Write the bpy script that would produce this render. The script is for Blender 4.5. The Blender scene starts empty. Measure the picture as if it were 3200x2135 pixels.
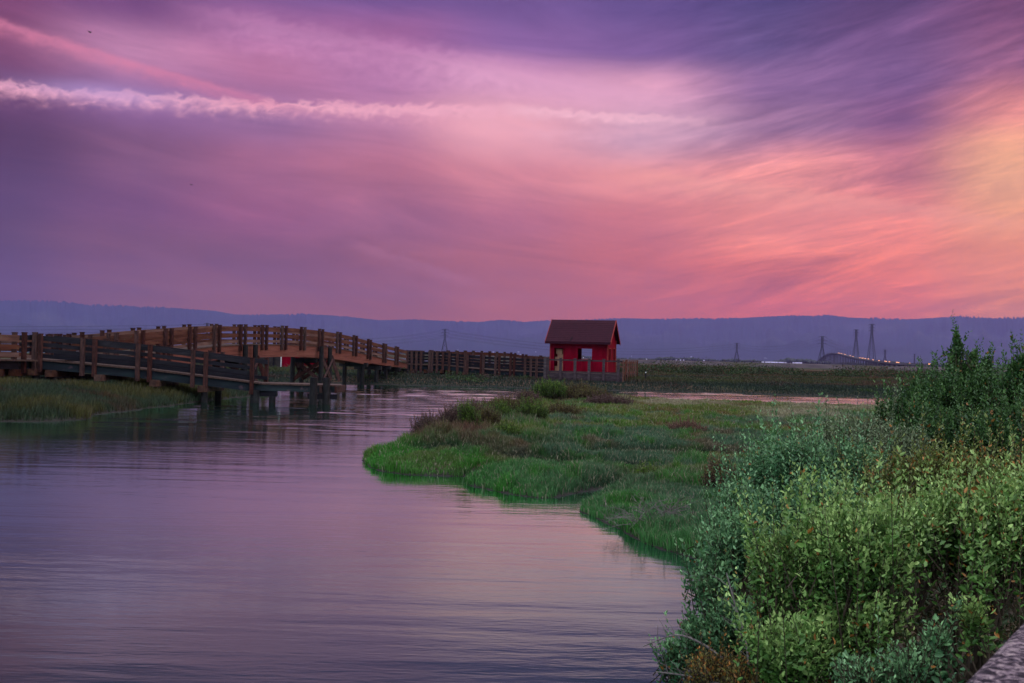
import bpy, math, random
import numpy as np
from mathutils import Vector, Matrix

R = math.radians
SC = bpy.context.scene
COL = SC.collection
random.seed(7); rng = np.random.default_rng(7)

# ------------------------------------------------------------------ camera
CAM_H, F = 2.5, 3111.0                       # metres above water, focal length in photo pixels
PITCH, ROLL = math.atan(44.5/F), R(1.4)
fwd = Vector((0, math.cos(PITCH), math.sin(PITCH)))
up0 = Vector((0, -math.sin(PITCH), math.cos(PITCH)))
rt0 = Vector((1, 0, 0))
RT = rt0*math.cos(ROLL) + up0*math.sin(ROLL)
UP = up0*math.cos(ROLL) - rt0*math.sin(ROLL)
CAM = Vector((0, 0, CAM_H))
cd = bpy.data.cameras.new('camera'); cam = bpy.data.objects.new('camera', cd); COL.objects.link(cam)
cd.sensor_width = 36; cd.lens = F*36/3200; cd.clip_start = 0.1; cd.clip_end = 60000
M = Matrix(((RT.x, UP.x, -fwd.x), (RT.y, UP.y, -fwd.y), (RT.z, UP.z, -fwd.z))).to_4x4()
M.translation = CAM; cam.matrix_world = M
cd.dof.use_dof = True; cd.dof.focus_distance = 11.0; cd.dof.aperture_fstop = 9.0
SC.camera = cam

def ray(px, py):
    return fwd + RT*((px-1600)/F) + UP*((1067.5-py)/F)
def P(px, py, Y):                            # point on a photo ray at world distance Y
    d = ray(px, py); return CAM + d*(Y/d.y)
def G(px, py, z=0.0):                        # where a photo ray meets a level
    d = ray(px, py); return CAM + d*((z-CAM_H)/d.z)
def XZ(px, py, Y):
    p = P(px, py, Y); return p.x, p.z

# ------------------------------------------------------------------ world
def s2l(c):
    return tuple(((v/255)/12.92 if v/255 <= .04045 else ((v/255+.055)/1.055)**2.4) for v in c)

W = bpy.data.worlds.new('World'); SC.world = W; W.use_nodes = True
nt = W.node_tree; nt.nodes.clear()
def N(tree, t, **kw):
    n = tree.nodes.new(t)
    for k, v in kw.items(): setattr(n, k, v)
    return n
def mth(tree, op, a, b=None, c=None, clamp=False):
    n = tree.nodes.new('ShaderNodeMath'); n.operation = op; n.use_clamp = clamp
    for i, v in enumerate((a, b, c)):
        if v is None: continue
        if isinstance(v, (int, float)): n.inputs[i].default_value = v
        else: tree.links.new(v, n.inputs[i])
    return n.outputs[0]
def mixc(tree, f, a, b, mode='MIX'):
    n = tree.nodes.new('ShaderNodeMix'); n.data_type = 'RGBA'; n.blend_type = mode
    for s, v in ((n.inputs[0], f), (n.inputs[6], a), (n.inputs[7], b)):
        if isinstance(v, (int, float)): s.default_value = v
        elif isinstance(v, (tuple, list)): s.default_value = (*v[:3], 1)
        else: tree.links.new(v, s)
    return n.outputs[2]
def smooth(tree, v, a, b):
    n = tree.nodes.new('ShaderNodeMapRange'); n.interpolation_type = 'SMOOTHSTEP'
    n.inputs[1].default_value = a; n.inputs[2].default_value = b
    tree.links.new(v, n.inputs[0]); return n.outputs[0]
def gauss(tree, v, c, w):                    # soft bump exp(-((v-c)/w)^2)
    d = mth(tree, 'DIVIDE', mth(tree, 'SUBTRACT', v, c), w)
    return mth(tree, 'EXPONENT', mth(tree, 'MULTIPLY', mth(tree, 'MULTIPLY', d, d), -1))

tc = N(nt, 'ShaderNodeTexCoord'); sx = N(nt, 'ShaderNodeSeparateXYZ'); nt.links.new(tc.outputs['Generated'], sx.inputs[0])
X_, Y_, Z_ = sx.outputs
AZ = mth(nt, 'MULTIPLY', mth(nt, 'ARCTAN2', X_, Y_), 57.29578)      # degrees, 0 = north-ish (+Y), right positive
EL = mth(nt, 'MULTIPLY', mth(nt, 'ARCSINE', Z_), 57.29578)
# slow warping so that the bands of cloud wander
cb = N(nt, 'ShaderNodeCombineXYZ'); nt.links.new(AZ, cb.inputs[0]); nt.links.new(EL, cb.inputs[1])
def noise(vec, scale, sx_, sy_, rot=0.0, off=(0, 0, 0), detail=4, rough=.55, dist=0.0):
    mp = N(nt, 'ShaderNodeMapping'); mp.vector_type = 'POINT'
    # rotate first, then stretch
    m0 = N(nt, 'ShaderNodeMapping'); m0.inputs['Rotation'].default_value = (0, 0, rot)
    nt.links.new(vec, m0.inputs[0]); nt.links.new(m0.outputs[0], mp.inputs[0])
    mp.inputs['Scale'].default_value = (sx_, sy_, 1); mp.inputs['Location'].default_value = off
    n = N(nt, 'ShaderNodeTexNoise'); n.inputs['Scale'].default_value = scale; n.inputs['Detail'].default_value = detail
    n.inputs['Roughness'].default_value = rough; n.inputs['Distortion'].default_value = dist
    nt.links.new(mp.outputs[0], n.inputs['Vector']); return n.outputs[0]
w1 = noise(cb.outputs[0], .09, .6, 1.4, 0, (3, 1, 0), 2)
w2 = noise(cb.outputs[0], .10, .6, 1.4, 0, (9, 7, 0), 2)
AZw = mth(nt, 'ADD', AZ, mth(nt, 'MULTIPLY', mth(nt, 'SUBTRACT', w1, .5), 6))
ELw = mth(nt, 'ADD', EL, mth(nt, 'MULTIPLY', mth(nt, 'SUBTRACT', w2, .5), 2.4))
cols = [-200, 0, 400, 800, 1200, 1600, 2000, 2400, 2800, 3200, 3500]
rows = {   # photo row -> sky colours along it (sRGB)
 -250: [(50,44,84),(54,46,88),(60,52,96),(82,68,120),(86,70,126),(86,70,126),(76,64,118),(58,52,98),(58,46,86),(66,48,84),(72,50,84)],
 0:   [(66,48,96),(72,54,104),(80,62,116),(114,82,144),(116,84,150),(114,84,148),(98,76,138),(82,68,124),(86,62,112),(92,56,98),(100,58,98)],
 130: [(120,60,100),(118,62,104),(118,72,126),(158,100,158),(156,98,156),(132,94,160),(120,88,152),(98,78,134),(108,76,128),(124,76,118),(130,80,120)],
 260: [(130,68,104),(132,74,112),(180,124,172),(176,112,160),(168,112,166),(190,134,184),(204,148,190),(134,98,152),(118,84,138),(142,90,130),(160,96,130)],
 400: [(92,52,92),(100,60,104),(138,96,158),(148,104,160),(178,120,168),(226,156,184),(190,148,190),(148,108,156),(126,82,134),(216,136,146),(235,150,145)],
 550: [(78,46,82),(82,50,88),(124,82,130),(152,96,146),(170,106,148),(198,128,164),(214,142,168),(218,142,162),(184,114,144),(246,168,146),(246,166,136)],
 700: [(84,52,92),(90,58,98),(122,74,120),(150,86,130),(160,96,136),(182,106,140),(206,116,134),(240,134,130),(236,130,124),(252,156,122),(255,165,120)],
 850: [(80,52,88),(86,58,94),(118,74,108),(128,80,114),(146,86,114),(172,98,120),(196,106,118),(214,112,108),(230,118,98),(252,136,96),(255,140,90)],
 960: [(84,54,84),(90,58,88),(124,80,108),(140,88,112),(150,90,114),(176,100,118),(196,104,112),(216,108,98),(236,116,88),(255,136,84),(255,140,80)],
 1100:[(88,56,80),(94,60,84),(128,84,108),(148,92,112),(160,96,114),(190,106,116),(206,110,110),(226,114,96),(244,120,84),(255,140,80),(255,145,76)],
}
def azel(px, py):
    d = ray(px, py).normalized(); return math.degrees(math.atan2(d.x, d.y)), math.degrees(math.asin(d.z))
FIX = {1100: (1.12, 1.10, .50), 960: (1.12, 1.08, .56), 850: (1.08, 1.08, .80), 700: (1.04, 1.08, .90), 550: (1.07, 1.06, .86), 400: (1.05, 1.06, .92), 260: (1.04, 1.05, .94), 130: (1.03, 1.04, .94), 0: (1.02, 1.03, .95)}
for q, k3 in FIX.items(): rows[q] = [tuple(min(255, c*k_) for c, k_ in zip(cc, k3)) for cc in rows[q]]
for q in rows: rows[q] = [tuple(min(255, 255*(c/255)**1.10*1.05) for c in cc) for cc in rows[q]]
prev = None
for py in sorted(rows, reverse=True):
    rp = N(nt, 'ShaderNodeValToRGB'); rp.color_ramp.interpolation = 'B_SPLINE' if False else 'EASE'
    cr = rp.color_ramp
    els = [(azel(px, py)[0]+60)/120 for px in cols]
    while len(cr.elements) < len(cols): cr.elements.new(.5)
    for e, p_, c in zip(cr.elements, els, rows[py]):
        e.position = p_; e.color = (*s2l(c), 1)
    f = mth(nt, 'MULTIPLY_ADD', AZw, 1/120, .5, clamp=True)
    nt.links.new(f, rp.inputs[0])
    el = azel(1600, py)[1]
    if prev is None: acc = rp.outputs[0]
    else: acc = mixc(nt, smooth(nt, ELw, prev, el), acc, rp.outputs[0])
    prev = el
# streaks of cirrus: left set falls gently to the right, right set climbs to the right
sL = noise(cb.outputs[0], .30, .22, 1.4, R(6), (0, 0, 0), 10, .66, 1.1)
sR = noise(cb.outputs[0], .36, .24, 1.5, R(-13), (5, 2, 0), 10, .66, 1.2)
sF = noise(cb.outputs[0], 1.1, .22, 1.5, R(-10), (1, 8, 0), 7, .62, .8)
mR = smooth(nt, AZ, 2, 16)
mT = smooth(nt, EL, .5, 4)
st = mth(nt, 'ADD', mth(nt, 'MULTIPLY', mth(nt, 'SUBTRACT', sL, .5), mth(nt, 'MULTIPLY_ADD', mR, -.75, .95)),
         mth(nt, 'MULTIPLY', mth(nt, 'SUBTRACT', sR, .5), mth(nt, 'MULTIPLY', mR, 1.9)))
st = mth(nt, 'ADD', st, mth(nt, 'MULTIPLY', mth(nt, 'SUBTRACT', sF, .5), mth(nt, 'MULTIPLY', mR, .9)))
st = mth(nt, 'MULTIPLY', st, mth(nt, 'MULTIPLY_ADD', mT, .7, .3))
gain = mth(nt, 'POWER', 2.0, mth(nt, 'MULTIPLY', st, 1.45))
gc = N(nt, 'ShaderNodeCombineXYZ')
nt.links.new(mth(nt, 'POWER', gain, 1.0), gc.inputs[0]); nt.links.new(mth(nt, 'POWER', gain, .98), gc.inputs[1]); nt.links.new(mth(nt, 'POWER', gain, .8), gc.inputs[2])
acc = mixc(nt, 1.0, acc, gc.outputs[0], 'MULTIPLY')
# contrails: (photo start, photo end, width deg, strength, lumpiness)
def trail(p0, p1, w, amp, col, lump, fade0, fade1):
    global acc
    a0, e0 = azel(*p0); a1, e1 = azel(*p1)
    L = math.hypot(a1-a0, e1-e0); ux, uy = (a1-a0)/L, (e1-e0)/L
    da = mth(nt, 'SUBTRACT', AZ, a0); de = mth(nt, 'SUBTRACT', EL, e0)
    t = mth(nt, 'ADD', mth(nt, 'MULTIPLY', da, ux), mth(nt, 'MULTIPLY', de, uy))
    s = mth(nt, 'SUBTRACT', mth(nt, 'MULTIPLY', de, ux), mth(nt, 'MULTIPLY', da, uy))
    n1 = noise(cb.outputs[0], 1.45, .9, 1.5, R(-12), (2, 5, 0), 6, .55, .5)
    n2 = noise(cb.outputs[0], .25, 1, 1, 0, (8, 5, 0), 2)
    s = mth(nt, 'ADD', s, mth(nt, 'MULTIPLY', mth(nt, 'SUBTRACT', n1, .5), lump))
    s = mth(nt, 'ADD', s, mth(nt, 'MULTIPLY', mth(nt, 'SUBTRACT', n2, .5), .3))
    hi = gauss(nt, mth(nt, 'MAXIMUM', s, 0), 0, w*.55)        # crisp upper edge
    lo = gauss(nt, mth(nt, 'MINIMUM', s, 0), 0, w*1.5)
    m = mth(nt, 'MULTIPLY', hi, lo)
    m = mth(nt, 'MULTIPLY', m, mth(nt, 'MULTIPLY', smooth(nt, t, fade0[0], fade0[1]), mth(nt, 'SUBTRACT', 1, smooth(nt, t, fade1[0], fade1[1]))))
    m = mth(nt, 'MULTIPLY', mth(nt, 'MULTIPLY', m, amp), mth(nt, 'MULTIPLY_ADD', n1, 1.2, .35), clamp=True)
    acc = mixc(nt, m, acc, s2l(col))
trail((-100, 256), (1640, 338), .34, .85, (250,176,192), 1.25, (-4, 1), (26.5, 29.5))
trail((1500, 328), (2400, 380), .24, .8, (255,196,206), 1.0, (.5, 3.0), (8, 15))
trail((-150, 20), (1500, 475), .32, .62, (226,130,156), .5, (-4, 0), (12, 20))
trail((850, 90), (1750, 230), 1.0, .35, (232,160,200), 1.6, (-7, 0), (10, 20))
trail((1500, 220), (2300, 330), .8, .35, (240,175,205), 1.6, (-6, 0), (9, 16))
trail((1700, 410), (2150, 405), .35, .4, (244,180,196), 1.3, (-2, 0), (5, 9))
trail((2150, 560), (3300, 700), .5, .4, (255,170,150), 1.6, (-6, 0), (14, 22))
trail((1150, 775), (1500, 885), .25, .15, (214,140,165), .8, (-2, 0), (5, 8))
# glow of the afterglow between the clouds
def blob(px, py, wa, we, amp, col):
    global acc
    a, e = azel(px, py)
    m = mth(nt, 'MULTIPLY', mth(nt, 'MULTIPLY', gauss(nt, AZw, a, wa), gauss(nt, ELw, e, we)), amp, clamp=True)
    acc = mixc(nt, m, acc, s2l(col))
blob(1560, 415, 3.2, 1.3, .55, (250,178,190))
blob(3230, 560, 4.2, 2.4, .45, (255,180,138))
blob(3120, 790, 5.0, 1.5, .6, (255,150,104))
blob(2500, 640, 5.0, .8, .4, (255,160,140))
blob(1700, 340, 6.0, 1.5, .3, (255,190,205))
blob(2450, 690, 6.0, 1.0, .35, (250,150,140))
blob(300, 285, 4.0, .55, .5, (190,160,215))
# the sky outside the picture: dusk blue band, then added brightness overhead and behind to light the scene
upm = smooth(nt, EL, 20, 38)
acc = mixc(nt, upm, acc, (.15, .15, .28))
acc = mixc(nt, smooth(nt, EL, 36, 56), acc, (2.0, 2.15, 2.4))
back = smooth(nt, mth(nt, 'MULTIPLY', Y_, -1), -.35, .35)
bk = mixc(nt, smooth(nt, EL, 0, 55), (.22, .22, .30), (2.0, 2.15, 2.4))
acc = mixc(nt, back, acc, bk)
acc = mixc(nt, smooth(nt, mth(nt, 'MULTIPLY', EL, -1), 0, 6), acc, (.06, .05, .08))
bg = N(nt, 'ShaderNodeBackground'); out = N(nt, 'ShaderNodeOutputWorld')
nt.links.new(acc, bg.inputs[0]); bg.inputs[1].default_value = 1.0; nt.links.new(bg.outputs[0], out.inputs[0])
W.cycles.sampling_method = 'MANUAL'; W.cycles.sample_map_resolution = 512

# ------------------------------------------------------------------ sun (just down, on the right)
sl = bpy.data.lights.new('sun', 'SUN'); sun = bpy.data.objects.new('sun', sl); COL.objects.link(sun)
sl.energy = .7; sl.angle = R(14); sl.color = (1.0, .55, .38)
az, el_ = R(84), R(7)
sd = Vector((math.sin(az)*math.cos(el_), math.cos(az)*math.cos(el_), math.sin(el_)))
sun.rotation_euler = sd.to_track_quat('Z', 'Y').to_euler()

SC.view_settings.view_transform = 'Standard'; SC.view_settings.look = 'None'
SC.view_settings.exposure = 0.08; SC.view_settings.gamma = 1
SC.cycles.use_denoising = True; SC.cycles.max_bounces = 6; SC.cycles.volume_bounces = 0
SC.cycles.transparent_max_bounces = 8; SC.cycles.sample_clamp_indirect = 4
try: SC.cycles.denoising_input_passes = 'RGB_ALBEDO_NORMAL'; SC.cycles.denoising_prefilter = 'ACCURATE'
except Exception: pass

# ------------------------------------------------------------------ helpers: tags, meshes
def tag(o, label=None, cat=None, group=None, kind=None):
    for k, v in (('label', label), ('category', cat), ('group', group), ('kind', kind)):
        if v: o[k] = v
    return o
def empty(name, loc, label, cat, group=None):
    o = bpy.data.objects.new(name, None); COL.objects.link(o); o.location = loc; o.empty_display_size = .2
    return tag(o, label, cat, group)
def world_loc(o):
    v = Vector(o.location)
    while o.parent: o = o.parent; v = v + Vector(o.location)
    return v
class MB:
    def __init__(s): s.v = []; s.f = []
    def add(s, vs, fs):
        b = len(s.v); s.v += [tuple(v) for v in vs]; s.f += [tuple(b+i for i in f) for f in fs]; return s
    def bar(s, a, b, w, h, up=Vector((0, 0, 1))):            # box from a to b, w sideways, h along up, centred
        a, b = Vector(a), Vector(b); d = (b-a).normalized()
        u = Vector(up); u = (u - d*u.dot(d))
        if u.length < 1e-4: u = Vector((0, 1, 0)) - d*d.y
        u.normalize(); r = d.cross(u)
        vs = [p + r*(i*w/2) + u*(j*h/2) for p in (a, b) for i, j in ((-1,-1),(1,-1),(1,1),(-1,1))]
        return s.add(vs, [(3,2,1,0),(4,5,6,7),(0,1,5,4),(1,2,6,5),(2,3,7,6),(3,0,4,7)])
    def box(s, c, dx, dy, dz, rot=0.0):
        c = Vector(c); ux = Vector((math.cos(rot), math.sin(rot), 0)); uy = Vector((-math.sin(rot), math.cos(rot), 0)); uz = Vector((0,0,1))
        vs = [c + ux*(i*dx/2) + uy*(j*dy/2) + uz*(k*dz/2) for k in (-1,1) for i,j in ((-1,-1),(1,-1),(1,1),(-1,1))]
        return s.add(vs, [(3,2,1,0),(4,5,6,7),(0,1,5,4),(1,2,6,5),(2,3,7,6),(3,0,4,7)])
    def tube(s, pts, rad, n=6, jit=0.0):
        pts = [Vector(p) for p in pts]; rings = []; base = len(s.v)
        for i, p in enumerate(pts):
            d = (pts[min(i+1, len(pts)-1)] - pts[max(i-1, 0)])
            d = d.normalized() if d.length > 1e-9 else Vector((0, 0, 1))
            a = d.cross(Vector((.31, .17, .93) if abs(d.z) < .9 else (1, .1, 0))).normalized(); b = d.cross(a)
            r = rad[i] if hasattr(rad, '__len__') else rad
            for k in range(n):
                t = 2*math.pi*k/n; rr = r*(1+jit*(random.random()-.5))
                s.v.append(tuple(p + a*(math.cos(t)*rr) + b*(math.sin(t)*rr)))
        for i in range(len(pts)-1):
            for k in range(n):
                q = base+i*n; k2 = (k+1) % n
                s.f.append((q+k, q+k2, q+n+k2, q+n+k))
        s.f.append(tuple(base+k for k in range(n))[::-1]); s.f.append(tuple(base+(len(pts)-1)*n+k for k in range(n)))
        return s
    def strip(s, pts, thick, z0, z1, side):                  # upright board along pts; z0/z1 offsets; thickness along 'side'
        n = len(pts); base = len(s.v); sd_ = Vector(side).normalized()*thick
        g = lambda z, i: z[i] if hasattr(z, '__len__') else z
        for i, p in enumerate(pts):
            p = Vector(p)
            for q, z in ((p, g(z0,i)), (p+sd_, g(z0,i)), (p+sd_, g(z1,i)), (p, g(z1,i))): s.v.append((q.x, q.y, q.z+z))
        for i in range(n-1):
            a = base+i*4
            for k in range(4):
                k2 = (k+1) % 4; s.f.append((a+k, a+k2, a+4+k2, a+4+k))
        s.f.append((base+3, base+2, base+1, base)); e = base+(n-1)*4; s.f.append((e, e+1, e+2, e+3))
        return s
    def build(s, name, mat, parent=None, smooth_=False):
        me = bpy.data.meshes.new(name); o = bpy.data.objects.new(name, me); COL.objects.link(o)
        off = world_loc(parent) if parent else Vector((0, 0, 0))
        me.from_pydata([(x-off.x, y-off.y, z-off.z) for x, y, z in s.v], [], s.f)
        if parent: o.parent = parent
        me.materials.append(mat)
        if smooth_: me.polygons.foreach_set('use_smooth', [True]*len(me.polygons))
        me.update(); return o
def bulk(name, V, Fq, mat, parent=None, col=None, tri=False, off=None, smooth_=False):
    """numpy mesh: V (n,3), Fq (m,k) faces or list of such arrays"""
    if not isinstance(Fq, list): Fq = [Fq]
    me = bpy.data.meshes.new(name); o = bpy.data.objects.new(name, me); COL.objects.link(o)
    V = np.asarray(V, np.float32)
    if parent is not None:
        w = world_loc(parent); V = V - np.array(w, np.float32); o.parent = parent
    me.vertices.add(len(V)); me.vertices.foreach_set('co', V.ravel())
    loops = np.concatenate([f.ravel() for f in Fq]).astype(np.int32)
    tot = np.concatenate([np.full(len(f), f.shape[1]) for f in Fq]).astype(np.int32)
    st_ = np.concatenate([[0], np.cumsum(tot)[:-1]]).astype(np.int32)
    me.loops.add(len(loops)); me.loops.foreach_set('vertex_index', loops)
    me.polygons.add(len(tot)); me.polygons.foreach_set('loop_start', st_); me.polygons.foreach_set('loop_total', tot)
    if col is not None:
        ca = me.color_attributes.new('Col', 'FLOAT_COLOR', 'POINT')
        c4 = np.ones((len(V), 4), np.float32); c4[:, :3] = col; ca.data.foreach_set('color', c4.ravel())
    me.materials.append(mat); me.update(calc_edges=True)
    if smooth_: me.polygons.foreach_set('use_smooth', [True]*len(me.polygons))
    return o

# value noise in numpy
_T = rng.random((256, 256))
def vn(x, y):
    xi = np.floor(x).astype(int); yi = np.floor(y).astype(int); fx = x-xi; fy = y-yi
    fx = fx*fx*(3-2*fx); fy = fy*fy*(3-2*fy)
    a = _T[xi & 255, yi & 255]; b = _T[(xi+1) & 255, yi & 255]; c = _T[xi & 255, (yi+1) & 255]; d = _T[(xi+1) & 255, (yi+1) & 255]
    return (a*(1-fx)+b*fx)*(1-fy) + (c*(1-fx)+d*fx)*fy
def fbm(x, y, o=4, g=.5):
    s = 0; a = 1; t = 0
    for i in range(o):
        s = s + a*vn(x*2**i+17.3*i, y*2**i+5.1*i); t += a; a *= g
    return s/t

# ------------------------------------------------------------------ materials
def new_mat(name):
    m = bpy.data.materials.new(name); m.use_nodes = True; t = m.node_tree; t.nodes.clear()
    o = N(t, 'ShaderNodeOutputMaterial'); b = N(t, 'ShaderNodeBsdfPrincipled'); t.links.new(b.outputs[0], o.inputs[0])
    return m, t, b, o
def surf(name, stops, scale=4, stretch=(1, 1, 1), rough=.8, bump=.2, detail=6, dist=.4, metallic=0, fine=None, bscale=None, vary=0.0):
    m, t, b, o = new_mat(name)
    c = N(t, 'ShaderNodeTexCoord'); mp = N(t, 'ShaderNodeMapping'); t.links.new(c.outputs['Object'], mp.inputs[0])
    mp.inputs['Scale'].default_value = stretch
    n = N(t, 'ShaderNodeTexNoise'); n.inputs['Scale'].default_value = scale; n.inputs['Detail'].default_value = detail; n.inputs['Distortion'].default_value = dist
    t.links.new(mp.outputs[0], n.inputs['Vector'])
    r = N(t, 'ShaderNodeValToRGB'); cr = r.color_ramp
    while len(cr.elements) < len(stops): cr.elements.new(.5)
    for e, (p_, cc) in zip(cr.elements, stops): e.position = p_; e.color = (*cc, 1)
    t.links.new(n.outputs[0], r.inputs[0])
    colr = r.outputs[0]
    if fine:
        n2 = N(t, 'ShaderNodeTexNoise'); n2.inputs['Scale'].default_value = fine[0]; n2.inputs['Detail'].default_value = 3
        t.links.new(c.outputs['Object'], n2.inputs['Vector'])
        colr = mixc(t, smooth(t, n2.outputs[0], fine[1], fine[1]+.12), colr, fine[2])
    oi = N(t, 'ShaderNodeObjectInfo'); hs = N(t, 'ShaderNodeHueSaturation'); t.links.new(colr, hs.inputs['Color'])
    t.links.new(mth(t, 'MULTIPLY_ADD', oi.outputs['Random'], vary, 1-vary/2), hs.inputs['Value']); t.links.new(mth(t, 'MULTIPLY_ADD', oi.outputs['Random'], -vary*.8, 1+vary*.3), hs.inputs['Saturation']); colr = hs.outputs[0]
    t.links.new(colr, b.inputs['Base Color']); b.inputs['Roughness'].default_value = rough; b.inputs['Metallic'].default_value = metallic; b.inputs['Specular IOR Level'].default_value = .18
    if bump:
        bm = N(t, 'ShaderNodeBump'); bm.inputs['Strength'].default_value = bump; bm.inputs['Distance'].default_value = .02
        t.links.new(n.outputs[0], bm.inputs['Height']); t.links.new(bm.outputs[0], b.inputs['Normal'])
    return m
def veg(name, rough=.55, trans=.3, spec=.4, bright=1.0):     # colour from the 'Col' attribute
    m, t, b, o = new_mat(name)
    a = N(t, 'ShaderNodeAttribute'); a.attribute_name = 'Col'
    t.links.new(a.outputs[0], b.inputs['Base Color']); b.inputs['Roughness'].default_value = rough
    b.inputs['Specular IOR Level'].default_value = spec
    tr = N(t, 'ShaderNodeBsdfTranslucent'); t.links.new(a.outputs[0], tr.inputs[0])
    mx = N(t, 'ShaderNodeMixShader'); mx.inputs[0].default_value = trans
    t.links.new(b.outputs[0], mx.inputs[1]); t.links.new(tr.outputs[0], mx.inputs[2]); t.links.new(mx.outputs[0], o.inputs[0])
    return m
def glow(name, c, s):
    m, t, b, o = new_mat(name); b.inputs['Emission Color'].default_value = (*c, 1); b.inputs['Emission Strength'].default_value = s
    b.inputs['Base Color'].default_value = (*c, 1); return m

WOOD_RED = surf('weathered red brown timber', [(.25, (.06,.02,.017)), (.5, (.12,.042,.03)), (.75, (.17,.075,.05))], 3, (3, 3, .6), .85, .3, vary=.55)
WOOD_POST = surf('dark red brown post timber', [(.3, (.022,.009,.010)), (.55, (.055,.019,.017)), (.8, (.10,.036,.028))], 6, (2, 2, .5), .85, .3, vary=.55)
WOOD_RAIL = surf('brown rail timber', [(.25, (.048,.018,.014)), (.5, (.10,.038,.028)), (.75, (.15,.065,.044))], 2.2, (.5, .5, 3), .85, .3, fine=(9, .62, (.10,.10,.05)), vary=.55)
WOOD_BEAM = surf('laminated beam timber', [(.25, (.08,.024,.019)), (.5, (.155,.050,.037)), (.78, (.21,.082,.058))], 2.0, (.35, .35, 7), .8, .35, fine=(3, .66, (.12,.10,.05)))
WOOD_DARK = surf('shaded grey blue timber', [(.3, (.004,.0035,.008)), (.55, (.010,.008,.014)), (.8, (.022,.017,.023))], 3, (.5, .5, 3), .8, .3, vary=.55)  # shade on timber turned from the sun put into this dark blue colour
WOOD_DECK = surf('worn deck timber', [(.3, (.035,.02,.018)), (.6, (.075,.042,.035))], 4, (4, .5, 1), .85, .3)
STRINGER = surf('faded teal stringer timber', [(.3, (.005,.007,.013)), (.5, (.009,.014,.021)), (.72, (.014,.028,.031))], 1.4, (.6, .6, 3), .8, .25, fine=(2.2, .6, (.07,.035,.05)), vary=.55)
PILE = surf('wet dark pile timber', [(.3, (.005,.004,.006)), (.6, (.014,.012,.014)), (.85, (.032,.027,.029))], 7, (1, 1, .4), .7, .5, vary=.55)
CAPEND = surf('orange lit cap timber', [(.3, (.025,.011,.009)), (.6, (.075,.030,.020)), (.8, (.13,.06,.035))], 5, (1, 1, 1), .85, .3, vary=.55)  # orange light on the beam ends is put into this colour
FENCE = surf('purple grey fence timber', [(.3, (.03,.02,.026)), (.6, (.065,.042,.052)), (.8, (.10,.065,.07))], 3, (.7, .7, 3), .85, .3, vary=.55)
RED = surf('red painted plywood', [(.25, (.10,.0006,.008)), (.55, (.165,.001,.012)), (.8, (.22,.003,.018))], 1.2, (2.5, 2.5, .5), .6, .15, fine=(2.5, .68, (.22,.01,.02)))
RED.node_tree.nodes['Principled BSDF'].inputs['Specular IOR Level'].default_value = .04
REDTRIM = surf('worn red trim paint', [(.3, (.17,.006,.012)), (.7, (.27,.03,.025))], 5, (1, 1, 1), .6, .15)
ROOF = surf('dark maroon shingles', [(.3, (.018,.002,.008)), (.6, (.032,.004,.012)), (.8, (.045,.007,.016))], 2, (.6, 8, 8), .9, .4)
INSIDE = surf('dim raw timber lining', [(.3, (.12,.06,.05)), (.7, (.2,.11,.08))], 3, (1, 1, 1), .9, .2)
TAN = surf('pale tan board', [(.3, (.20,.10,.065)), (.7, (.34,.20,.135))], 3, (1, 1, .5), .85, .1)
STEEL = surf('dull galvanised steel', [(.3, (.02,.02,.024)), (.7, (.04,.038,.045))], .05, (1, 1, 1), .7, 0)
CONC = surf('road bridge concrete', [(.3, (.06,.055,.065)), (.7, (.09,.08,.09))], .02, (1, 1, 1), .9, 0)
BARK = surf('grey brown bark', [(.3, (.025,.018,.012)), (.7, (.07,.052,.036))], 30, (1, 1, .3), .9, .3)
DEAD = surf('bleached dead twigs', [(.3, (.08,.065,.065)), (.7, (.19,.16,.155))], 20, (1, 1, .3), .9, .2)
LEAF = veg('leaf', .5, .16, .35); GRASS = veg('grass blade', .6, .3, .3); SCRUB = veg('scrub leaf', .6, .25, .3)
BIRDM = surf('dark plumage', [(.3, (.02,.02,.025)), (.7, (.05,.045,.05))], 30, (1, 1, 1), .9, 0)

# ------------------------------------------------------------------ terrain
def d2(x): return x*1.3617
def shore(pts, z=0.0):
    return [(G(d2(x), d2(y), z).x, G(d2(x), d2(y), z).y) for x, y in pts]
near_shore = shore([(817,1064),(850,1082),(930,1092),(1020,1095),(1042,1105),(1060,1114),(1130,1130),(1220,1147),(1290,1154),(1302,1172),(1350,1192),(1410,1217),(1440,1242),(1510,1267),(1570,1284),(1610,1330),(1600,1400),(1570,1480),(1545,1560)])
far_shore = shore([(838,1049),(880,1040),(945,1032),(960,1015),(1000,1006),(1050,985),(1072,965),(1078,950),(1100,942),(1170,938),(1200,930),(1215,918),(1228,908)])
PEN = near_shore + [(.95, 5), (.85, 2.5), (.8, -12), (90, -12), (90, 60), (60, 57), (30, 56), (15, 55.5), (10, 57), (5, 60)] + far_shore[::-1]
left_shore = shore([(-300,985),(0,970),(100,969),(215,964),(228,953),(330,942),(430,928),(520,917),(560,912)])
LEFT = left_shore + [(-13.2, 56), (-15.5, 62), (-21, 69), (-34, 73), (-120, 78), (-120, 30)]
FAR = [(-160, 81), (-34, 77.5), (-20, 76)] + [(G(px, py).x, G(px, py).y) for px, py in ((900,1198),(1060,1199),(1300,1206),(1500,1210),(1660,1214),(1850,1220),(2000,1223),(2250,1229),(2500,1236),(2820,1244),(3200,1254))] + [(200, 80), (400, 80), (400, 15000), (-400, 15000), (-400, 81)]
FARY = np.array(sorted(FAR[1:14]))
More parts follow.
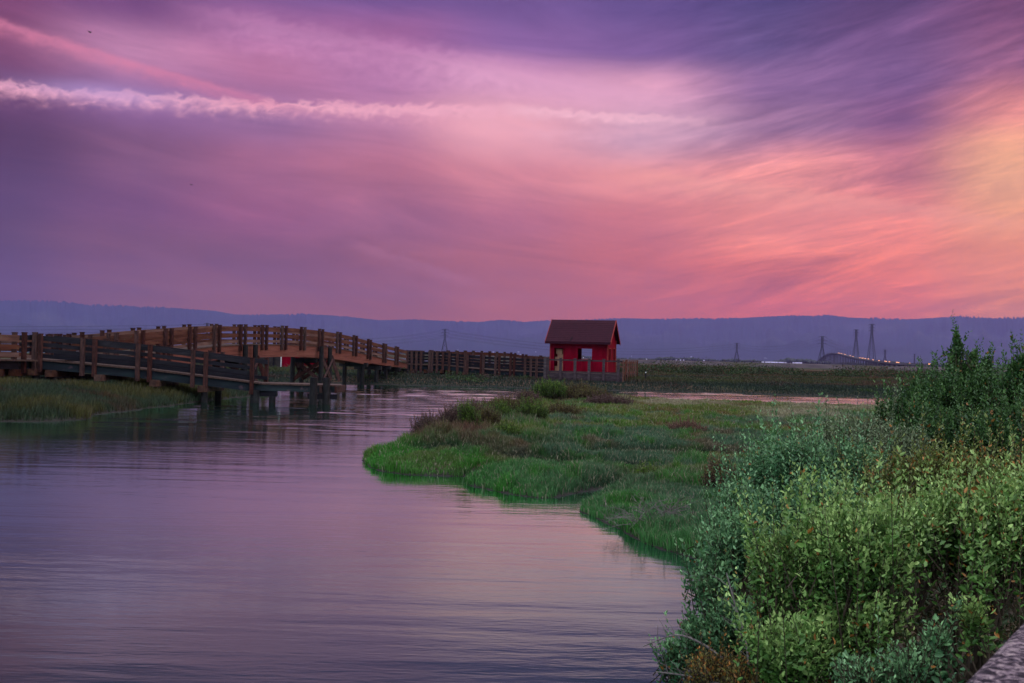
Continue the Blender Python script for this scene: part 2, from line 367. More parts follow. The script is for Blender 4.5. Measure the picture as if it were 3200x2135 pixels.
def sdist(x, y, poly):
    p = np.array(poly); q = np.roll(p, -1, 0); d = np.full(x.shape, 1e9); ins = np.zeros(x.shape, bool)
    for (ax, ay), (bx, by) in zip(p, q):
        ex, ey = bx-ax, by-ay; L = ex*ex+ey*ey+1e-12
        t = np.clip(((x-ax)*ex+(y-ay)*ey)/L, 0, 1)
        d = np.minimum(d, np.hypot(x-ax-t*ex, y-ay-t*ey))
        c = ((ay > y) != (by > y)) & (x < ex*(y-ay)/(ey+1e-12)+ax); ins ^= c
    return np.where(ins, d, -d)
def gully(x, y, pts, w, dep):
    d = np.full(x.shape, 1e9)
    for (ax, ay), (bx, by) in zip(pts[:-1], pts[1:]):
        ex, ey = bx-ax, by-ay; L = ex*ex+ey*ey+1e-12
        t = np.clip(((x-ax)*ex+(y-ay)*ey)/L, 0, 1); d = np.minimum(d, np.hypot(x-ax-t*ex, (y-ay-t*ey)))
    return dep*np.exp(-(d/w)**2)
GUL = [(shore([(1042,1092),(1120,1079),(1210,1076),(1280,1080)], .1), .34, .22), (shore([(1292,1147),(1335,1126),(1400,1110),(1500,1096)], .1), .32, .24),
       (shore([(1240,1030),(1400,1036),(1520,1040),(1640,1046)], .2), .9, .14), (shore([(1000,1036),(1100,1040),(1250,1055),(1450,1068)], .2), .7, .16)]
def smax(x, a, b):
    t = np.clip((x-a)/(b-a), 0, 1); return t*t*(3-2*t)
RIDGE = shore([(985,1010),(1060,985),(1100,962)], .3)
def line_d(x, y, pts):
    d = np.full(x.shape, 1e9)
    for (ax, ay), (bx, by) in zip(pts[:-1], pts[1:]):
        ex, ey = bx-ax, by-ay; L = ex*ex+ey*ey
        t = np.clip(((x-ax)*ex+(y-ay)*ey)/L, 0, 1); d = np.minimum(d, np.hypot(x-ax-t*ex, y-ay-t*ey))
    return d
def levee_d(x, y):
    pts = [(260, 150), (120, 205), (45, 245), (24, 330), (5, 455), (-140, 500), (-500, 560)]
    d = np.full(x.shape, 1e9)
    for (ax, ay), (bx, by) in zip(pts[:-1], pts[1:]):
        ex, ey = bx-ax, by-ay; L = ex*ex+ey*ey
        t = np.clip(((x-ax)*ex+(y-ay)*ey)/L, 0, 1); d = np.minimum(d, np.hypot(x-ax-t*ex, y-ay-t*ey))
    return d
def H(x, y):
    x = np.asarray(x, float); y = np.asarray(y, float)
    z = np.full(x.shape, -.7)
    wob = (fbm(x*.9, y*.9, 3)-.5)*.3
    sp = sdist(x, y, PEN) + wob*smax(y, 6, 12)
    near = smax(12-y, 0, 6)*smax(x, 1, 3)
    top = .20 + .12*smax(sp, 0, 5) + .16*(fbm(x*1.5+20, y*1.3, 3)-.5) + .20*(fbm(x*.35, y*.35, 3)-.5) + .45*near + .35*smax(x+ .3*y, 9, 16)*smax(16-y, 0, 6)
    top = top + .32*np.exp(-(np.maximum(line_d(x, y, RIDGE), 0)/2.2)**2)*smax(sp, .1, 1.2)
    for g, w, dp in GUL: top = top - gully(x, y, g, w, dp)
    hp = np.where(sp > 0, -.1 + (top+.1)*(1-np.exp(-np.maximum(sp, 0)/.30)), -.1+np.maximum(sp, -6)*.25)
    z = np.maximum(z, hp)
    sl_ = sdist(x, y, LEFT) + wob
    tl = .22 + .50*smax(sl_, 0, 4.5) + .3*(fbm(x*.3+9, y*.3, 3)-.5)
    z = np.maximum(z, np.where(sl_ > 0, -.1+(tl+.1)*(1-np.exp(-np.maximum(sl_, 0)/.5)), -.1+np.maximum(sl_, -6)*.2))
    yf = np.interp(x, FARY[:, 0], FARY[:, 1]); sf = y - yf + wob
    tf = .15 + .40*smax(sf, 0, 5) + .25*(fbm(x*.15, y*.15, 3)-.5)
    pond = smax(y, 235, 260)*smax(470-y, 0, 12)*smax(40-x, 0, 8)
    tf = tf*(1-pond) - .5*pond
    tf = np.maximum(tf, .5+1.85*smax(9-levee_d(x, y), 0, 6) - 3*(levee_d(x, y) > 9.5))
    z = np.maximum(z, np.where(sf > 0, -.1+(tf+.1)*(1-np.exp(-np.maximum(sf, 0)/.5)), -.1+np.maximum(sf, -6)*.2))
    return z
def ax_(lo, hi, step, far, g=1.16):
    a = list(np.arange(lo, hi+1e-6, step)); s = step; p = hi
    while p < far[1]: s *= g; p += s; a.append(p)
    s = step; p = lo
    while p > far[0]: s *= g; p -= s; a.insert(0, p)
    return np.array(a)
gx = ax_(-30, 32, .3, (-17000, 17000)); gy = ax_(3, 100, .3, (-400, 17000), 1.1)
XX, YY = np.meshgrid(gx, gy); ZZ = H(XX, YY)
nx, ny = len(gx), len(gy)
idx = np.arange(nx*ny).reshape(ny, nx)
Fq = np.stack([idx[:-1, :-1], idx[:-1, 1:], idx[1:, 1:], idx[1:, :-1]], -1).reshape(-1, 4)
def ground_mat():
    m, t, b, o = new_mat('marsh soil')
    g = N(t, 'ShaderNodeNewGeometry'); s = N(t, 'ShaderNodeSeparateXYZ'); t.links.new(g.outputs['Position'], s.inputs[0])
    def nz(sc, det=5):
        n = N(t, 'ShaderNodeTexNoise'); n.inputs['Scale'].default_value = sc; n.inputs['Detail'].default_value = det
        t.links.new(g.outputs['Position'], n.inputs['Vector']); return n.outputs[0]
    mp = N(t, 'ShaderNodeMapping'); mp.inputs['Scale'].default_value = (.02, .12, 1); t.links.new(g.outputs['Position'], mp.inputs[0])
    nb = N(t, 'ShaderNodeTexNoise'); nb.inputs['Scale'].default_value = 1; nb.inputs['Detail'].default_value = 5; t.links.new(mp.outputs[0], nb.inputs['Vector'])
    c = mixc(t, smooth(t, nz(.5), .4, .6), (.018, .028, .012), (.032, .042, .014))
    c = mixc(t, smooth(t, nb.outputs[0], .5, .6), c, (.075, .042, .028))
    c = mixc(t, smooth(t, nz(2.5, 3), .45, .7), c, (.022, .022, .016))
    c = mixc(t, smooth(t, s.outputs[2], .06, .16), (.028, .024, .022), c)                      # wet mud at the waterline
    lev = mixc(t, smooth(t, nz(.25), .35, .65), (.045, .034, .042), (.075, .058, .065))
    c = mixc(t, mth(t, 'MULTIPLY', smooth(t, s.outputs[2], 1.1, 1.5), smooth(t, s.outputs[1], 60, 100)), c, lev)                                     # bare levee earth
    t.links.new(c, b.inputs['Base Color']); b.inputs['Roughness'].default_value = .95; b.inputs['Specular IOR Level'].default_value = .1
    bm = N(t, 'ShaderNodeBump'); bm.inputs['Strength'].default_value = .6; bm.inputs['Distance'].default_value = .08
    t.links.new(nz(6, 6), bm.inputs['Height']); t.links.new(bm.outputs[0], b.inputs['Normal']); return m
ground = bulk('ground', np.stack([XX, YY, ZZ], -1).reshape(-1, 3), Fq, ground_mat(), smooth_=True)
tag(ground, 'flat dark marsh ground with low banks, levee and ponds', None, None, 'structure')

# water
def water_mat():
    m, t, b, o = new_mat('creek water')
    t.nodes.remove(b); df = N(t, 'ShaderNodeBsdfDiffuse'); df.inputs[0].default_value = (.010, .017, .020, 1)
    gl = N(t, 'ShaderNodeBsdfGlossy'); gl.inputs['Color'].default_value = (.68, 1.0, .85, 1); gl.inputs['Roughness'].default_value = .08
    fr = N(t, 'ShaderNodeFresnel'); fr.inputs[0].default_value = 1.46; mx = N(t, 'ShaderNodeMixShader')
    t.links.new(mth(t, 'MULTIPLY', mth(t, 'POWER', fr.outputs[0], 1.75), 4.5, clamp=True), mx.inputs[0]); t.links.new(df.outputs[0], mx.inputs[1]); t.links.new(gl.outputs[0], mx.inputs[2]); t.links.new(mx.outputs[0], o.inputs[0])
    g = N(t, 'ShaderNodeNewGeometry')
    def nz(sc, stx, sty, det, rot=0, dist=0.):
        mp = N(t, 'ShaderNodeMapping'); mp.inputs['Scale'].default_value = (stx, sty, 1); mp.inputs['Rotation'].default_value = (0, 0, rot)
        t.links.new(g.outputs['Position'], mp.inputs[0]); n = N(t, 'ShaderNodeTexNoise'); n.inputs['Scale'].default_value = sc
        n.inputs['Detail'].default_value = det; n.inputs['Distortion'].default_value = dist; t.links.new(mp.outputs[0], n.inputs['Vector']); return n.outputs[0]
    swell = nz(1.0, .22, 1.3, 2, R(4), .3)
    rip = nz(1.0, 1.6, 6.5, 3, R(-6), .4)
    fine = nz(1.0, 6, 20, 2, R(5))
    patch = smooth(t, nz(.07, .6, 1.6, 3, R(8)), .46, .60)
    sy = N(t, 'ShaderNodeSeparateXYZ'); t.links.new(g.outputs['Position'], sy.inputs[0])
    wind = smooth(t, sy.outputs[1], 34, 56)
    h = mth(t, 'ADD', mth(t, 'MULTIPLY', swell, .011), mth(t, 'MULTIPLY', mth(t, 'MULTIPLY', rip, mth(t, 'ADD', mth(t, 'MULTIPLY_ADD', patch, .0060, .0026), mth(t, 'MULTIPLY', wind, .004))), 1))
    h = mth(t, 'ADD', h, mth(t, 'MULTIPLY', fine, mth(t, 'MULTIPLY_ADD', patch, .0014, .0006)))
    bm = N(t, 'ShaderNodeBump'); bm.inputs['Strength'].default_value = 1; bm.inputs['Distance'].default_value = 1
    t.links.new(h, bm.inputs['Height'])
    for q in (df, gl, fr): t.links.new(bm.outputs[0], q.inputs['Normal'])
    return m
wx = ax_(-44, 44, .4, (-17000, 17000), 1.6); wy = ax_(26, 84, .13, (-300, 17000), 1.35)
XX2, YY2 = np.meshgrid(wx, wy); id2 = np.arange(XX2.size).reshape(XX2.shape)
amp = smax(YY2, 26, 42)*(1-smax(YY2, 80, 84))*(1-smax(np.abs(XX2), 40, 44))
pt = .35+.65*smax(fbm(XX2*.06+2, YY2*.16, 3), .4, .6)
ZW = amp*pt*(.105*(fbm(XX2*.55+YY2*.05, YY2*1.15, 2)-.5) + .040*(fbm(XX2*1.2+7, YY2*2.9, 2)-.5))
water = bulk('water', np.stack([XX2, YY2, ZW], -1).reshape(-1, 3), np.stack([id2[:-1, :-1], id2[:-1, 1:], id2[1:, 1:], id2[1:, :-1]], -1).reshape(-1, 4), water_mat(), smooth_=True)
tag(water, 'calm creek water reflecting the purple sky', None, None, 'structure')

# ------------------------------------------------------------------ hills
prof = [(-600,684),(0,690),(100,690),(160,694),(200,700),(300,703),(400,707),(490,713),(540,722),(620,722),(700,721),(760,724),(800,727),(870,735),(950,733),(1010,736),(1100,739),(1150,734),(1200,739),(1250,736),(1330,734),(1430,730),(1500,732),(1600,731),(1700,730),(1750,727),(1810,724),(1870,725),(1895,722),(1950,729),(2080,733),(2140,730),(2200,726),(2280,730),(2350,729),(3000,722)]
pa = np.array([azel(d2(x), d2(y)) for x, y in prof])
NA = 3200; azs = np.radians(np.linspace(-44, 44, NA)); rel = np.interp(np.degrees(azs), pa[:, 0], pa[:, 1])
def ridge_z(azr, r, elv): return 2.5 + np.tan(np.radians(elv))*r
rr = [8200, 9000, 9800, 10400, 11000, 11800, 12600, 13200, 13700, 14000, 14150, 14800]
hv = []
u = np.degrees(azs)
for k, r in enumerate(rr):
    f = (r-8200)/5800
    zr = ridge_z(azs, 14000, rel)
    if r < 14000:
        spur = fbm(u*1.3+3, np.full(NA, r/1500.), 4)
        z = zr*(f**1.3)*(.55+.75*spur)*.86 + 40*np.exp(-((r-10400)/500)**2)*fbm(u*.35, u*0+1, 2)*2.2
        z = np.minimum(z, zr*(r/14000)*.93)
    elif r == 14000:
        z = zr + (fbm(u*24, u*0+2, 3)-.5)*52*np.clip(fbm(u*.9, u*0+7, 2)*2.2-.5, .15, 1.2)
    else: z = zr*(.97 if r < 14500 else .6)
    if k == 0: z = z*0+.2
    hv.append(np.stack([r*np.sin(azs), r*np.cos(azs), z], -1))
hv = np.concatenate(hv); ih = np.arange(len(rr)*NA).reshape(len(rr), NA)
HILL = surf('forested hillside', [(.35, (.010,.020,.032)), (.6, (.018,.030,.045)), (.75, (.045,.050,.055))], .0012, (1, 1, 2), .95, 0)  # forest tinted bluer, some of the haze put into the colour
hills = bulk('hills', hv, np.stack([ih[:-1, :-1], ih[:-1, 1:], ih[1:, 1:], ih[1:, :-1]], -1).reshape(-1, 4), HILL)
tag(hills, 'long wooded ridge fading into blue haze', None, None, 'structure')

# ------------------------------------------------------------------ distant woods, town
def ico():
    t = (1+5**.5)/2
    v = np.array([(-1,t,0),(1,t,0),(-1,-t,0),(1,-t,0),(0,-1,t),(0,1,t),(0,-1,-t),(0,1,-t),(t,0,-1),(t,0,1),(-t,0,-1),(-t,0,1)], float); v /= np.linalg.norm(v[0])
    f = np.array([(0,11,5),(0,5,1),(0,1,7),(0,7,10),(0,10,11),(1,5,9),(5,11,4),(11,10,2),(10,7,6),(7,1,8),(3,9,4),(3,4,2),(3,2,6),(3,6,8),(3,8,9),(4,9,5),(2,4,11),(6,2,10),(8,6,7),(9,8,1)])
    return v, f
IV, IF = ico()
def blobs(name, C, S, colr, mat, parent=None):
    n = len(C); V = IV[None]*S[:, None, :]*(1+.35*(rng.random((n, 12, 1))-.5)) + C[:, None, :]
    Fx = IF[None] + (np.arange(n)*12)[:, None, None]
    return bulk(name, V.reshape(-1, 3), Fx.reshape(-1, 3), mat, parent, np.repeat(colr, 12, 0))
n = 5200; a_ = np.radians(rng.uniform(-40, 40, n)); r_ = rng.uniform(3300, 4300, n)
hgt = 3 + 13*fbm(np.degrees(a_)*1.1, a_*0+4, 3)*rng.uniform(.4, 1.3, n)
hgt *= np.where((np.degrees(a_) > 8), 1.1, .8)
C = np.stack([r_*np.sin(a_), r_*np.cos(a_), hgt*.45], -1); S = np.stack([hgt*.55, hgt*.55, hgt*.6], -1)
tag(blobs('distant_woods', C, S, np.tile([[.035, .045, .03]], (n, 1))*rng.uniform(.6, 1.4, (n, 1)), SCRUB), 'low line of hazy trees on the far shore', 'woods', None, 'stuff')
twn = MB()
TOWN = glow('lit town facade', (.72, .66, .95), .22)
for px, py, w, r in [(2385+i*9+random.uniform(-3, 3), 1125.2+i*.22, random.uniform(4, 10), 3200) for i in range(14)] + [(random.choice((random.uniform(1730, 1900), random.uniform(1930, 2300))), 0, random.uniform(1, 2.5), 3200) for i in range(10)]:
    hy = 1112+(px-1600)*.02444; py = py or hy+1
    x, z = XZ(px, min(py, hy-1.2) if py < hy+2 else hy-1.5, r)
    twn.box((x, r, 2.0), w, 12, 3.2)
for i in range(46):
    px = random.choice((random.uniform(60, 560), random.uniform(300, 700), random.uniform(1430, 1640), random.uniform(1400, 3100))); up_ = random.uniform(3, 14) if px > 1300 else random.uniform(8, 34)
    hy = 1112+(px-1600)*.02444; x, z = XZ(px, hy-up_, 8150); twn.box((x, 8150, z), random.uniform(6, 18), 10, random.uniform(2, 4))
tag(twn.build('distant_town', TOWN), 'scattered pale lit buildings at the foot of the far hills', 'town', None, 'stuff')

# ------------------------------------------------------------------ haze
def haze():
    m = bpy.data.materials.new('haze air'); m.use_nodes = True; t = m.node_tree; t.nodes.clear()
    o = N(t, 'ShaderNodeOutputMaterial'); v = N(t, 'ShaderNodeVolumePrincipled')
    v.inputs['Color'].default_value = (.44, .38, 1.0, 1); v.inputs['Density'].default_value = HAZE_D; v.inputs['Anisotropy'].default_value = .45
    t.links.new(v.outputs[0], o.inputs['Volume'])
    b = MB(); b.box((0, 7200, 448), 31000, 15800, 906); ob = b.build('haze', m); tag(ob, 'thin blue evening haze', 'haze', None, 'stuff')
HAZE_D = 5.2e-5
haze()

# ------------------------------------------------------------------ timber walkways
V3 = Vector
def hor(px): return 1112+(px-1600)*.02444
def bridge_xy(px, X0=-19.9, Y0=41.0, m=.2565):              # where a photo column meets the arch bridge's near edge line
    t = (px-1600)/F
    # X = t*Y approximately (roll handled through P)
    Y = (X0 - m*Y0)/(t - m)
    Y2 = 46.8 + .0035*(px-130)
    return V3((X0+m*(Y-Y0), Y, 0)) if Y > Y2 else V3((t*Y2, Y2, 0))
def interp_path(pts, n):
    out = []
    for a, b in zip(pts[:-1], pts[1:]):
        for k in range(n): out.append(a.lerp(b, k/n))
    return out+[pts[-1]]
def catmull(pts, n=6):
    out = []
    for i in range(len(pts)-1):
        p0 = pts[max(i-1, 0)]; p1 = pts[i]; p2 = pts[i+1]; p3 = pts[min(i+2, len(pts)-1)]
        for k in range(n):
            t = k/n
            out.append(.5*((2*p1)+(p2-p0)*t+(2*p0-5*p1+4*p2-p3)*t*t+(3*p1-p0-3*p2+p3)*t**3))
    return out+[pts[-1]]
def railing(root, path, side, boards, mat, thick=.045):
    """boards: list of (z0, z1) above deck edge; one 'rail' part each"""
    for z0, z1 in boards:
        MB().strip(path, thick, z0, z1, side).build('rail', mat, root)
def post(root, p, side, z0, z1, mat, w=.13, face=None, bolts=True):
    """square post outside the rail at p; z0..z1 relative to p"""
    sd_ = V3(side).normalized(); q = V3(p) - sd_*(w/2+.002)
    m = MB(); along = V3((-sd_.y, sd_.x, 0))
    m.bar(q+V3((0,0,z0)), q+V3((0,0,z1)), w, w, up=sd_)
    m.bar(q+V3((0,0,z1)), q+V3((0,0,z1+.03)), w+.03, w+.03, up=sd_)
    if bolts:
        for z in (z1-.15, z1-.5, z1-.85, z0+.12):
            c = q - sd_*(w/2); m.bar(c+V3((0,0,z)), c-sd_*.03+V3((0,0,z)), .045, .045)
    return m.build('post', mat, root)

# ---- arched footbridge
arch = [(60,1056),(130,1058),(194,1057),(268,1054),(357,1048),(435,1041),(517,1034),(600,1028),(678,1022),(759,1020),(826,1022),(887,1024),(946,1028),(1002,1034),(1058,1043),(1109,1054),(1154,1066),(1202,1079),(1240,1088),(1274,1096)]
apt = []
for px, py in arch:
    q = bridge_xy(px); z = CAM_H + (hor(px)-py)/F*q.y
    apt.append(V3((q.x, q.y, z-1.05)))
apath = catmull(apt, 4)
along = V3((.2565, 1, 0)).normalized(); wl = V3((-along.y, along.x, 0)); AW = 1.75   # wl points to the far side
br = empty('arched_footbridge', (apt[9].x, apt[9].y, 0), 'long arched timber footbridge with paired posts climbing over the creek, lit warm from the right', 'footbridge')
n = len(apath)
dep = [float(np.interp(i, [0, 14, 24, n-14, n-12, n-1], [-.32, -.40, -.78, -.80, -.60, -.45])) for i in range(n)]
dep = list(dep)
MB().strip(apath, .22, dep, -.06, wl).build('side_beam', WOOD_BEAM, br)
far = [p + wl*AW for p in apath]
MB().strip([p-wl*.22 for p in far], .22, dep, -.06, wl).build('side_beam', WOOD_BEAM, br)
dk = MB()
for i in range(n-1): 
    a, b = apath[i], apath[i+1]; m_ = (a+b)/2 + wl*(AW/2); d = (b-a); dk.bar(m_-d*.5+V3((0,0,-.03)), m_+d*.5+V3((0,0,-.03)), AW+.1, .06)
dk.build('deck', WOOD_DECK, br)
inner = [p + wl*.0 for p in apath]
for z0, z1 in ((.78, 1.04), (.42, .62), (.10, .26)):
    MB().strip([p+wl*.02 for p in apath], .045, z0, z1, wl).build('rail', WOOD_RAIL, br)
    MB().strip([p+wl*(AW-.02) for p in apath], .045, z0, z1, wl).build('rail', WOOD_RAIL, br)
pxs = [194,268,350,435,525,600,678,759,826,887,946,1002,1058,1109,1154,1202,1240]
zi = lambda q: np.interp(q.x/q.y, [p.x/p.y for p in apath], [p.z for p in apath])
for px in pxs:
    c = bridge_xy(px)
    for s in (-.30, .12) if px > 600 else (-.26, .16):
        q = (c + along*s*1.25) if px > 400 else c + V3((s*.9, 0, 0)); q.z = zi(q); post(br, q, wl, -.36, 1.14, WOOD_POST, .15)
        q2 = q + wl*AW; q2.z = q.z; post(br, q2, -wl, -.30, 1.14, WOOD_POST, .15)
def trestle(pxa, pxb, brace_far=True):
    a = bridge_xy(pxa); b = bridge_xy(pxb); ts = MB().bar(a+V3((0,0,zi(a)-1.0))+wl*.0, a+V3((0,0,zi(a)-1.0))+wl*AW, .25, .3)
    ts.bar(b+V3((0,0,zi(b)-1.0)), b+V3((0,0,zi(b)-1.0))+wl*AW, .25, .3); t = ts.build('trestle', PILE, br)
    o = -wl*.32; P4 = []
    for q in (a, b):
        for w_ in (0, AW+.35):
            c = q + o + wl*w_; P4.append(c); zt = zi(q)
            MB().tube([V3((c.x, c.y, -1.2)), V3((c.x, c.y, zt*.5)), V3((c.x, c.y, zt-.02))], [.17,.16,.15], 9, .08).build('pile', PILE, t)
    def br_(p, z0, q, z1): MB().bar(V3((p.x, p.y, z0)), V3((q.x, q.y, z1)), .09, .24, up=V3((.3,.1,1))).build('brace', WOOD_POST, t)
    zt = zi(a)-.95
    for i, j in ((0, 1), (2, 3)): br_(P4[i], .5, P4[j], zt); br_(P4[j], .5, P4[i], zt-.1)
    for i, j in ((0, 2), (1, 3)): br_(P4[i]-wl*.2, .55, P4[j]-wl*.2, zt); br_(P4[j]-wl*.12, .55, P4[i]-wl*.12, zt)
    # splayed outer strut on the near side
    e = P4[2] + along*.6 - wl*.5; br_(e, .45, P4[2]-wl*.1, zt+.3)
trestle(752, 784); trestle(992, 1019)
for px in (1141, 1185, 1214, 1244, 1270):                      # short bents where the arch comes down on the far bank
    a = bridge_xy(px); zt = zi(a)-(.84 if px < 1200 else .66)
    MB().bar(a-wl*.25+V3((0,0,zt)), a+wl*(AW+.25)+V3((0,0,zt)), .28, .3).build('cap_beam', PILE, br)
    for w_ in (.15, AW-.15): c = a+wl*w_; MB().tube([V3((c.x, c.y, -.3)), V3((c.x, c.y, zt-.14))], .16, 8, .08).build('pile', PILE, br)
for px in (215, 350, 520):
    a = bridge_xy(px); zt = zi(a)-.98
    MB().bar(a-wl*.25+V3((0,0,zt)), a+wl*(AW+.25)+V3((0,0,zt)), .28, .3).build('cap_beam', PILE, br)
    for w_ in (.15, AW-.15): c = a+wl*w_; MB().tube([V3((c.x, c.y, -.3)), V3((c.x, c.y, zt-.14))], .16, 8, .08).build('pile', PILE, br)

def walkway(name, label, cat, pts, side, width, boards, posts, ppw=.13, rail_mat=WOOD_DARK, post_mat=WOOD_POST, far_rail=True, beam=(-.42, -.07),
            beam_mat=STRINGER, bents=(), ztop=1.12, zbot=-.55, far_posts=None, rail_end=None, cap_mat=CAPEND, pile_r=.16, far_mat=None, rail_lim=None, group=None, far_boards=None):
    root = empty(name, (pts[0].x, pts[0].y, 0), label, cat, group); sd_ = V3(side).normalized()
    path = interp_path(pts, 1)
    m = MB()
    for a, b in zip(path[:-1], path[1:]):
        d = b-a; c = sd_*(width/2); m.bar(a+c+V3((0,0,-.035)), b+c+V3((0,0,-.035)), width+.08, .07)
    m.build('deck', WOOD_DECK, root)
    MB().strip(path, .12, beam[0], beam[1], sd_).build('stringer', beam_mat, root)
    MB().strip([p+sd_*(width-.12) for p in path], .12, beam[0], beam[1], sd_).build('stringer', beam_mat, root)
    rp = path if rail_lim is None else path[:rail_lim]
    for z0, z1 in boards:
        MB().strip([p+sd_*.02 for p in rp], .045, z0, z1, sd_).build('rail', rail_mat, root)
        if far_rail and (far_boards is None or (z0, z1) in far_boards): MB().strip([p+sd_*(width-.06) for p in rp], .045, z0, z1, sd_).build('rail', far_mat or rail_mat, root)
    def at(s):                                                 # point at fraction along x
        xs = [p.x for p in path]; k = 1 if xs[-1] > xs[0] else -1
        return V3((s, np.interp(s*k, [x*k for x in xs], [p.y for p in path]), np.interp(s*k, [x*k for x in xs], [p.z for p in path])))
    for s in posts:
        q = at(s); post(root, q, sd_, zbot, ztop, post_mat, ppw)
        if far_rail: q2 = q + sd_*width; post(root, q2, -sd_, zbot+.1, ztop, post_mat, ppw)
    for s in bents:
        q = at(s); zt = q.z + beam[0] - .15
        MB().bar(q-sd_*.35+V3((0,0,zt-q.z)), q+sd_*(width+.3)+V3((0,0,zt-q.z)), .3, .29).build('cap_beam', cap_mat, root)
        for w_ in (.1, width-.1): c = q+sd_*w_; MB().tube([V3((c.x, c.y, -1.2)), V3((c.x, c.y, zt-.14))], pile_r, 9, .08).build('pile', PILE, root)
    return root
def at_px(px, py, Y): return P(px, py, Y)
FOUR = ((.84, 1.06), (.58, .75), (.33, .50), (.08, .25))
# ---- near ramp going down to the floating-height dock
ramp_pts = [at_px(97, 1121, 44), at_px(453, 1154, 45.2), at_px(795, 1196, 46.5)]
def xs(pxs_, Y): return [P(p, 1100, Y).x for p in pxs_]
rposts = xs([132], 44.2) + xs([263, 297], 44.6) + xs([436, 470], 45.2) + xs([607, 644], 45.8) + xs([790], 46.4)
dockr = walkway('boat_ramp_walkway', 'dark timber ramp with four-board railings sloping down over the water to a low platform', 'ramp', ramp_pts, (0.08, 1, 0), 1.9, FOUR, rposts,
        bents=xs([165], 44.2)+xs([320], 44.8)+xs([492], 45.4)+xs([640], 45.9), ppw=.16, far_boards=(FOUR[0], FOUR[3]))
# ---- low dock at its end
dp = [at_px(796, 1197, 46.6), at_px(1056, 1204, 47.2)]
dock = empty('low_dock', (dp[0].x, dp[0].y, 0), 'low flat timber landing on thick stub piles at the foot of the dark ramp', 'dock')
m = MB(); m.bar(dp[0]+V3((0,.95,-.035)), dp[1]+V3((0,.95,-.035)), 2.0, .07); m.build('deck', WOOD_DECK, dock)
for o in (0, 1.78): MB().strip([p+V3((0,o,0)) for p in dp], .12, -.36, -.07, (0,1,0)).build('stringer', STRINGER, dock)
for px in (1005, 1052):
    q = at_px(px, 1204, 47.1); MB().bar(q+V3((0,-.2,-.2)), q+V3((0,2.2,-.2)), .12, .3).build('cross_beam', WOOD_POST, dock)
q = at_px(963, 1204, 47.0); MB().bar(V3((q.x, 46.95, q.z-.52)), V3((dp[1].x+.02, 47.0, q.z-.52)), .14, .24).build('cross_beam', WOOD_DARK, dock)
q0 = at_px(790, 1229, 46.9); q1 = at_px(866, 1230, 47.0); MB().bar(q0, q1, .4, .27).build('cap_beam', WOOD_DARK, dock)
for px, pt, Y, r in ((797, 1219, 46.6, .21), (851, 1238, 46.9, .15), (981, 1180, 46.5, .175), (1021, 1181, 46.9, .165)):
    t = at_px(px, pt, Y); MB().tube([V3((t.x-.03, t.y, -1.3)), V3((t.x, t.y, t.z*.5)), V3((t.x, t.y, t.z))], [r*1.12, r*1.03, r], 12, .06).build('pile', PILE, dock)
# ---- landing at the left where the ramp and the bridge meet
app = [at_px(-560, 1118, 38.5), at_px(-120, 1121, 41.2), at_px(58, 1124, 43.2)]
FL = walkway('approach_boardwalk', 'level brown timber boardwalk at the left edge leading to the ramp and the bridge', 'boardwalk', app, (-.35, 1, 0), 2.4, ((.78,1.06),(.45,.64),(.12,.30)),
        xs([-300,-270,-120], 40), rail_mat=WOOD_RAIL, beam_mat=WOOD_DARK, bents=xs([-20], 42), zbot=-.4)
ld = [at_px(57, 1124, 43.3), at_px(100, 1122, 44.0)]
walkway('junction_landing', 'small landing with a row of tall posts where the ramp leaves the arched bridge', 'landing', ld, (0, 1, 0), 3.2, FOUR[:3], xs([58, 77, 97], 43.6), ppw=.17,
        bents=xs([62, 97], 43.6), zbot=-.6, ztop=1.16)

# ---- far boardwalk from the bridge to the hut
fp = [at_px(1276, 1138, 84.6), at_px(1381, 1140, 86), at_px(1457, 1148, 86), at_px(1554, 1156, 85), at_px(1716, 1163, 84.2)]
fx = [P(p, 1150, 85).x for p in (1274,1287,1301,1315,1340,1348,1363,1381,1401,1427,1451,1459,1502,1510,1548,1560,1595,1606,1640,1658,1676)]
walkway('far_boardwalk', 'dark timber boardwalk with many posts running from the bridge end down to the hut platform', 'boardwalk', fp, (0, 1, 0), 2.0, FOUR, fx, ppw=.2,
        bents=[P(p, 1150, 85).x for p in (1290, 1330, 1378, 1449, 1520, 1600, 1690)], zbot=-.7, ztop=1.15)
bp = [at_px(1340, 1134, 92), at_px(1480, 1135, 94), at_px(1590, 1139, 95), at_px(1640, 1146, 95), at_px(1760, 1156, 92)]
walkway('rear_boardwalk', 'lighter brown timber boardwalk running just behind the dark far boardwalk', 'boardwalk', bp, (0, 1, 0), 2.0, ((.76,1.06),(.40,.62),(.10,.28)),
        [P(p, 1130, 94).x for p in (1350,1400,1427,1453,1478,1504,1529,1552,1576,1597,1610,1634,1645,1690)], ppw=.22, rail_mat=WOOD_RAIL, beam_mat=WOOD_DARK,
        bents=[P(p, 1130, 94).x for p in (1400,1480,1560,1640)], ztop=1.15)

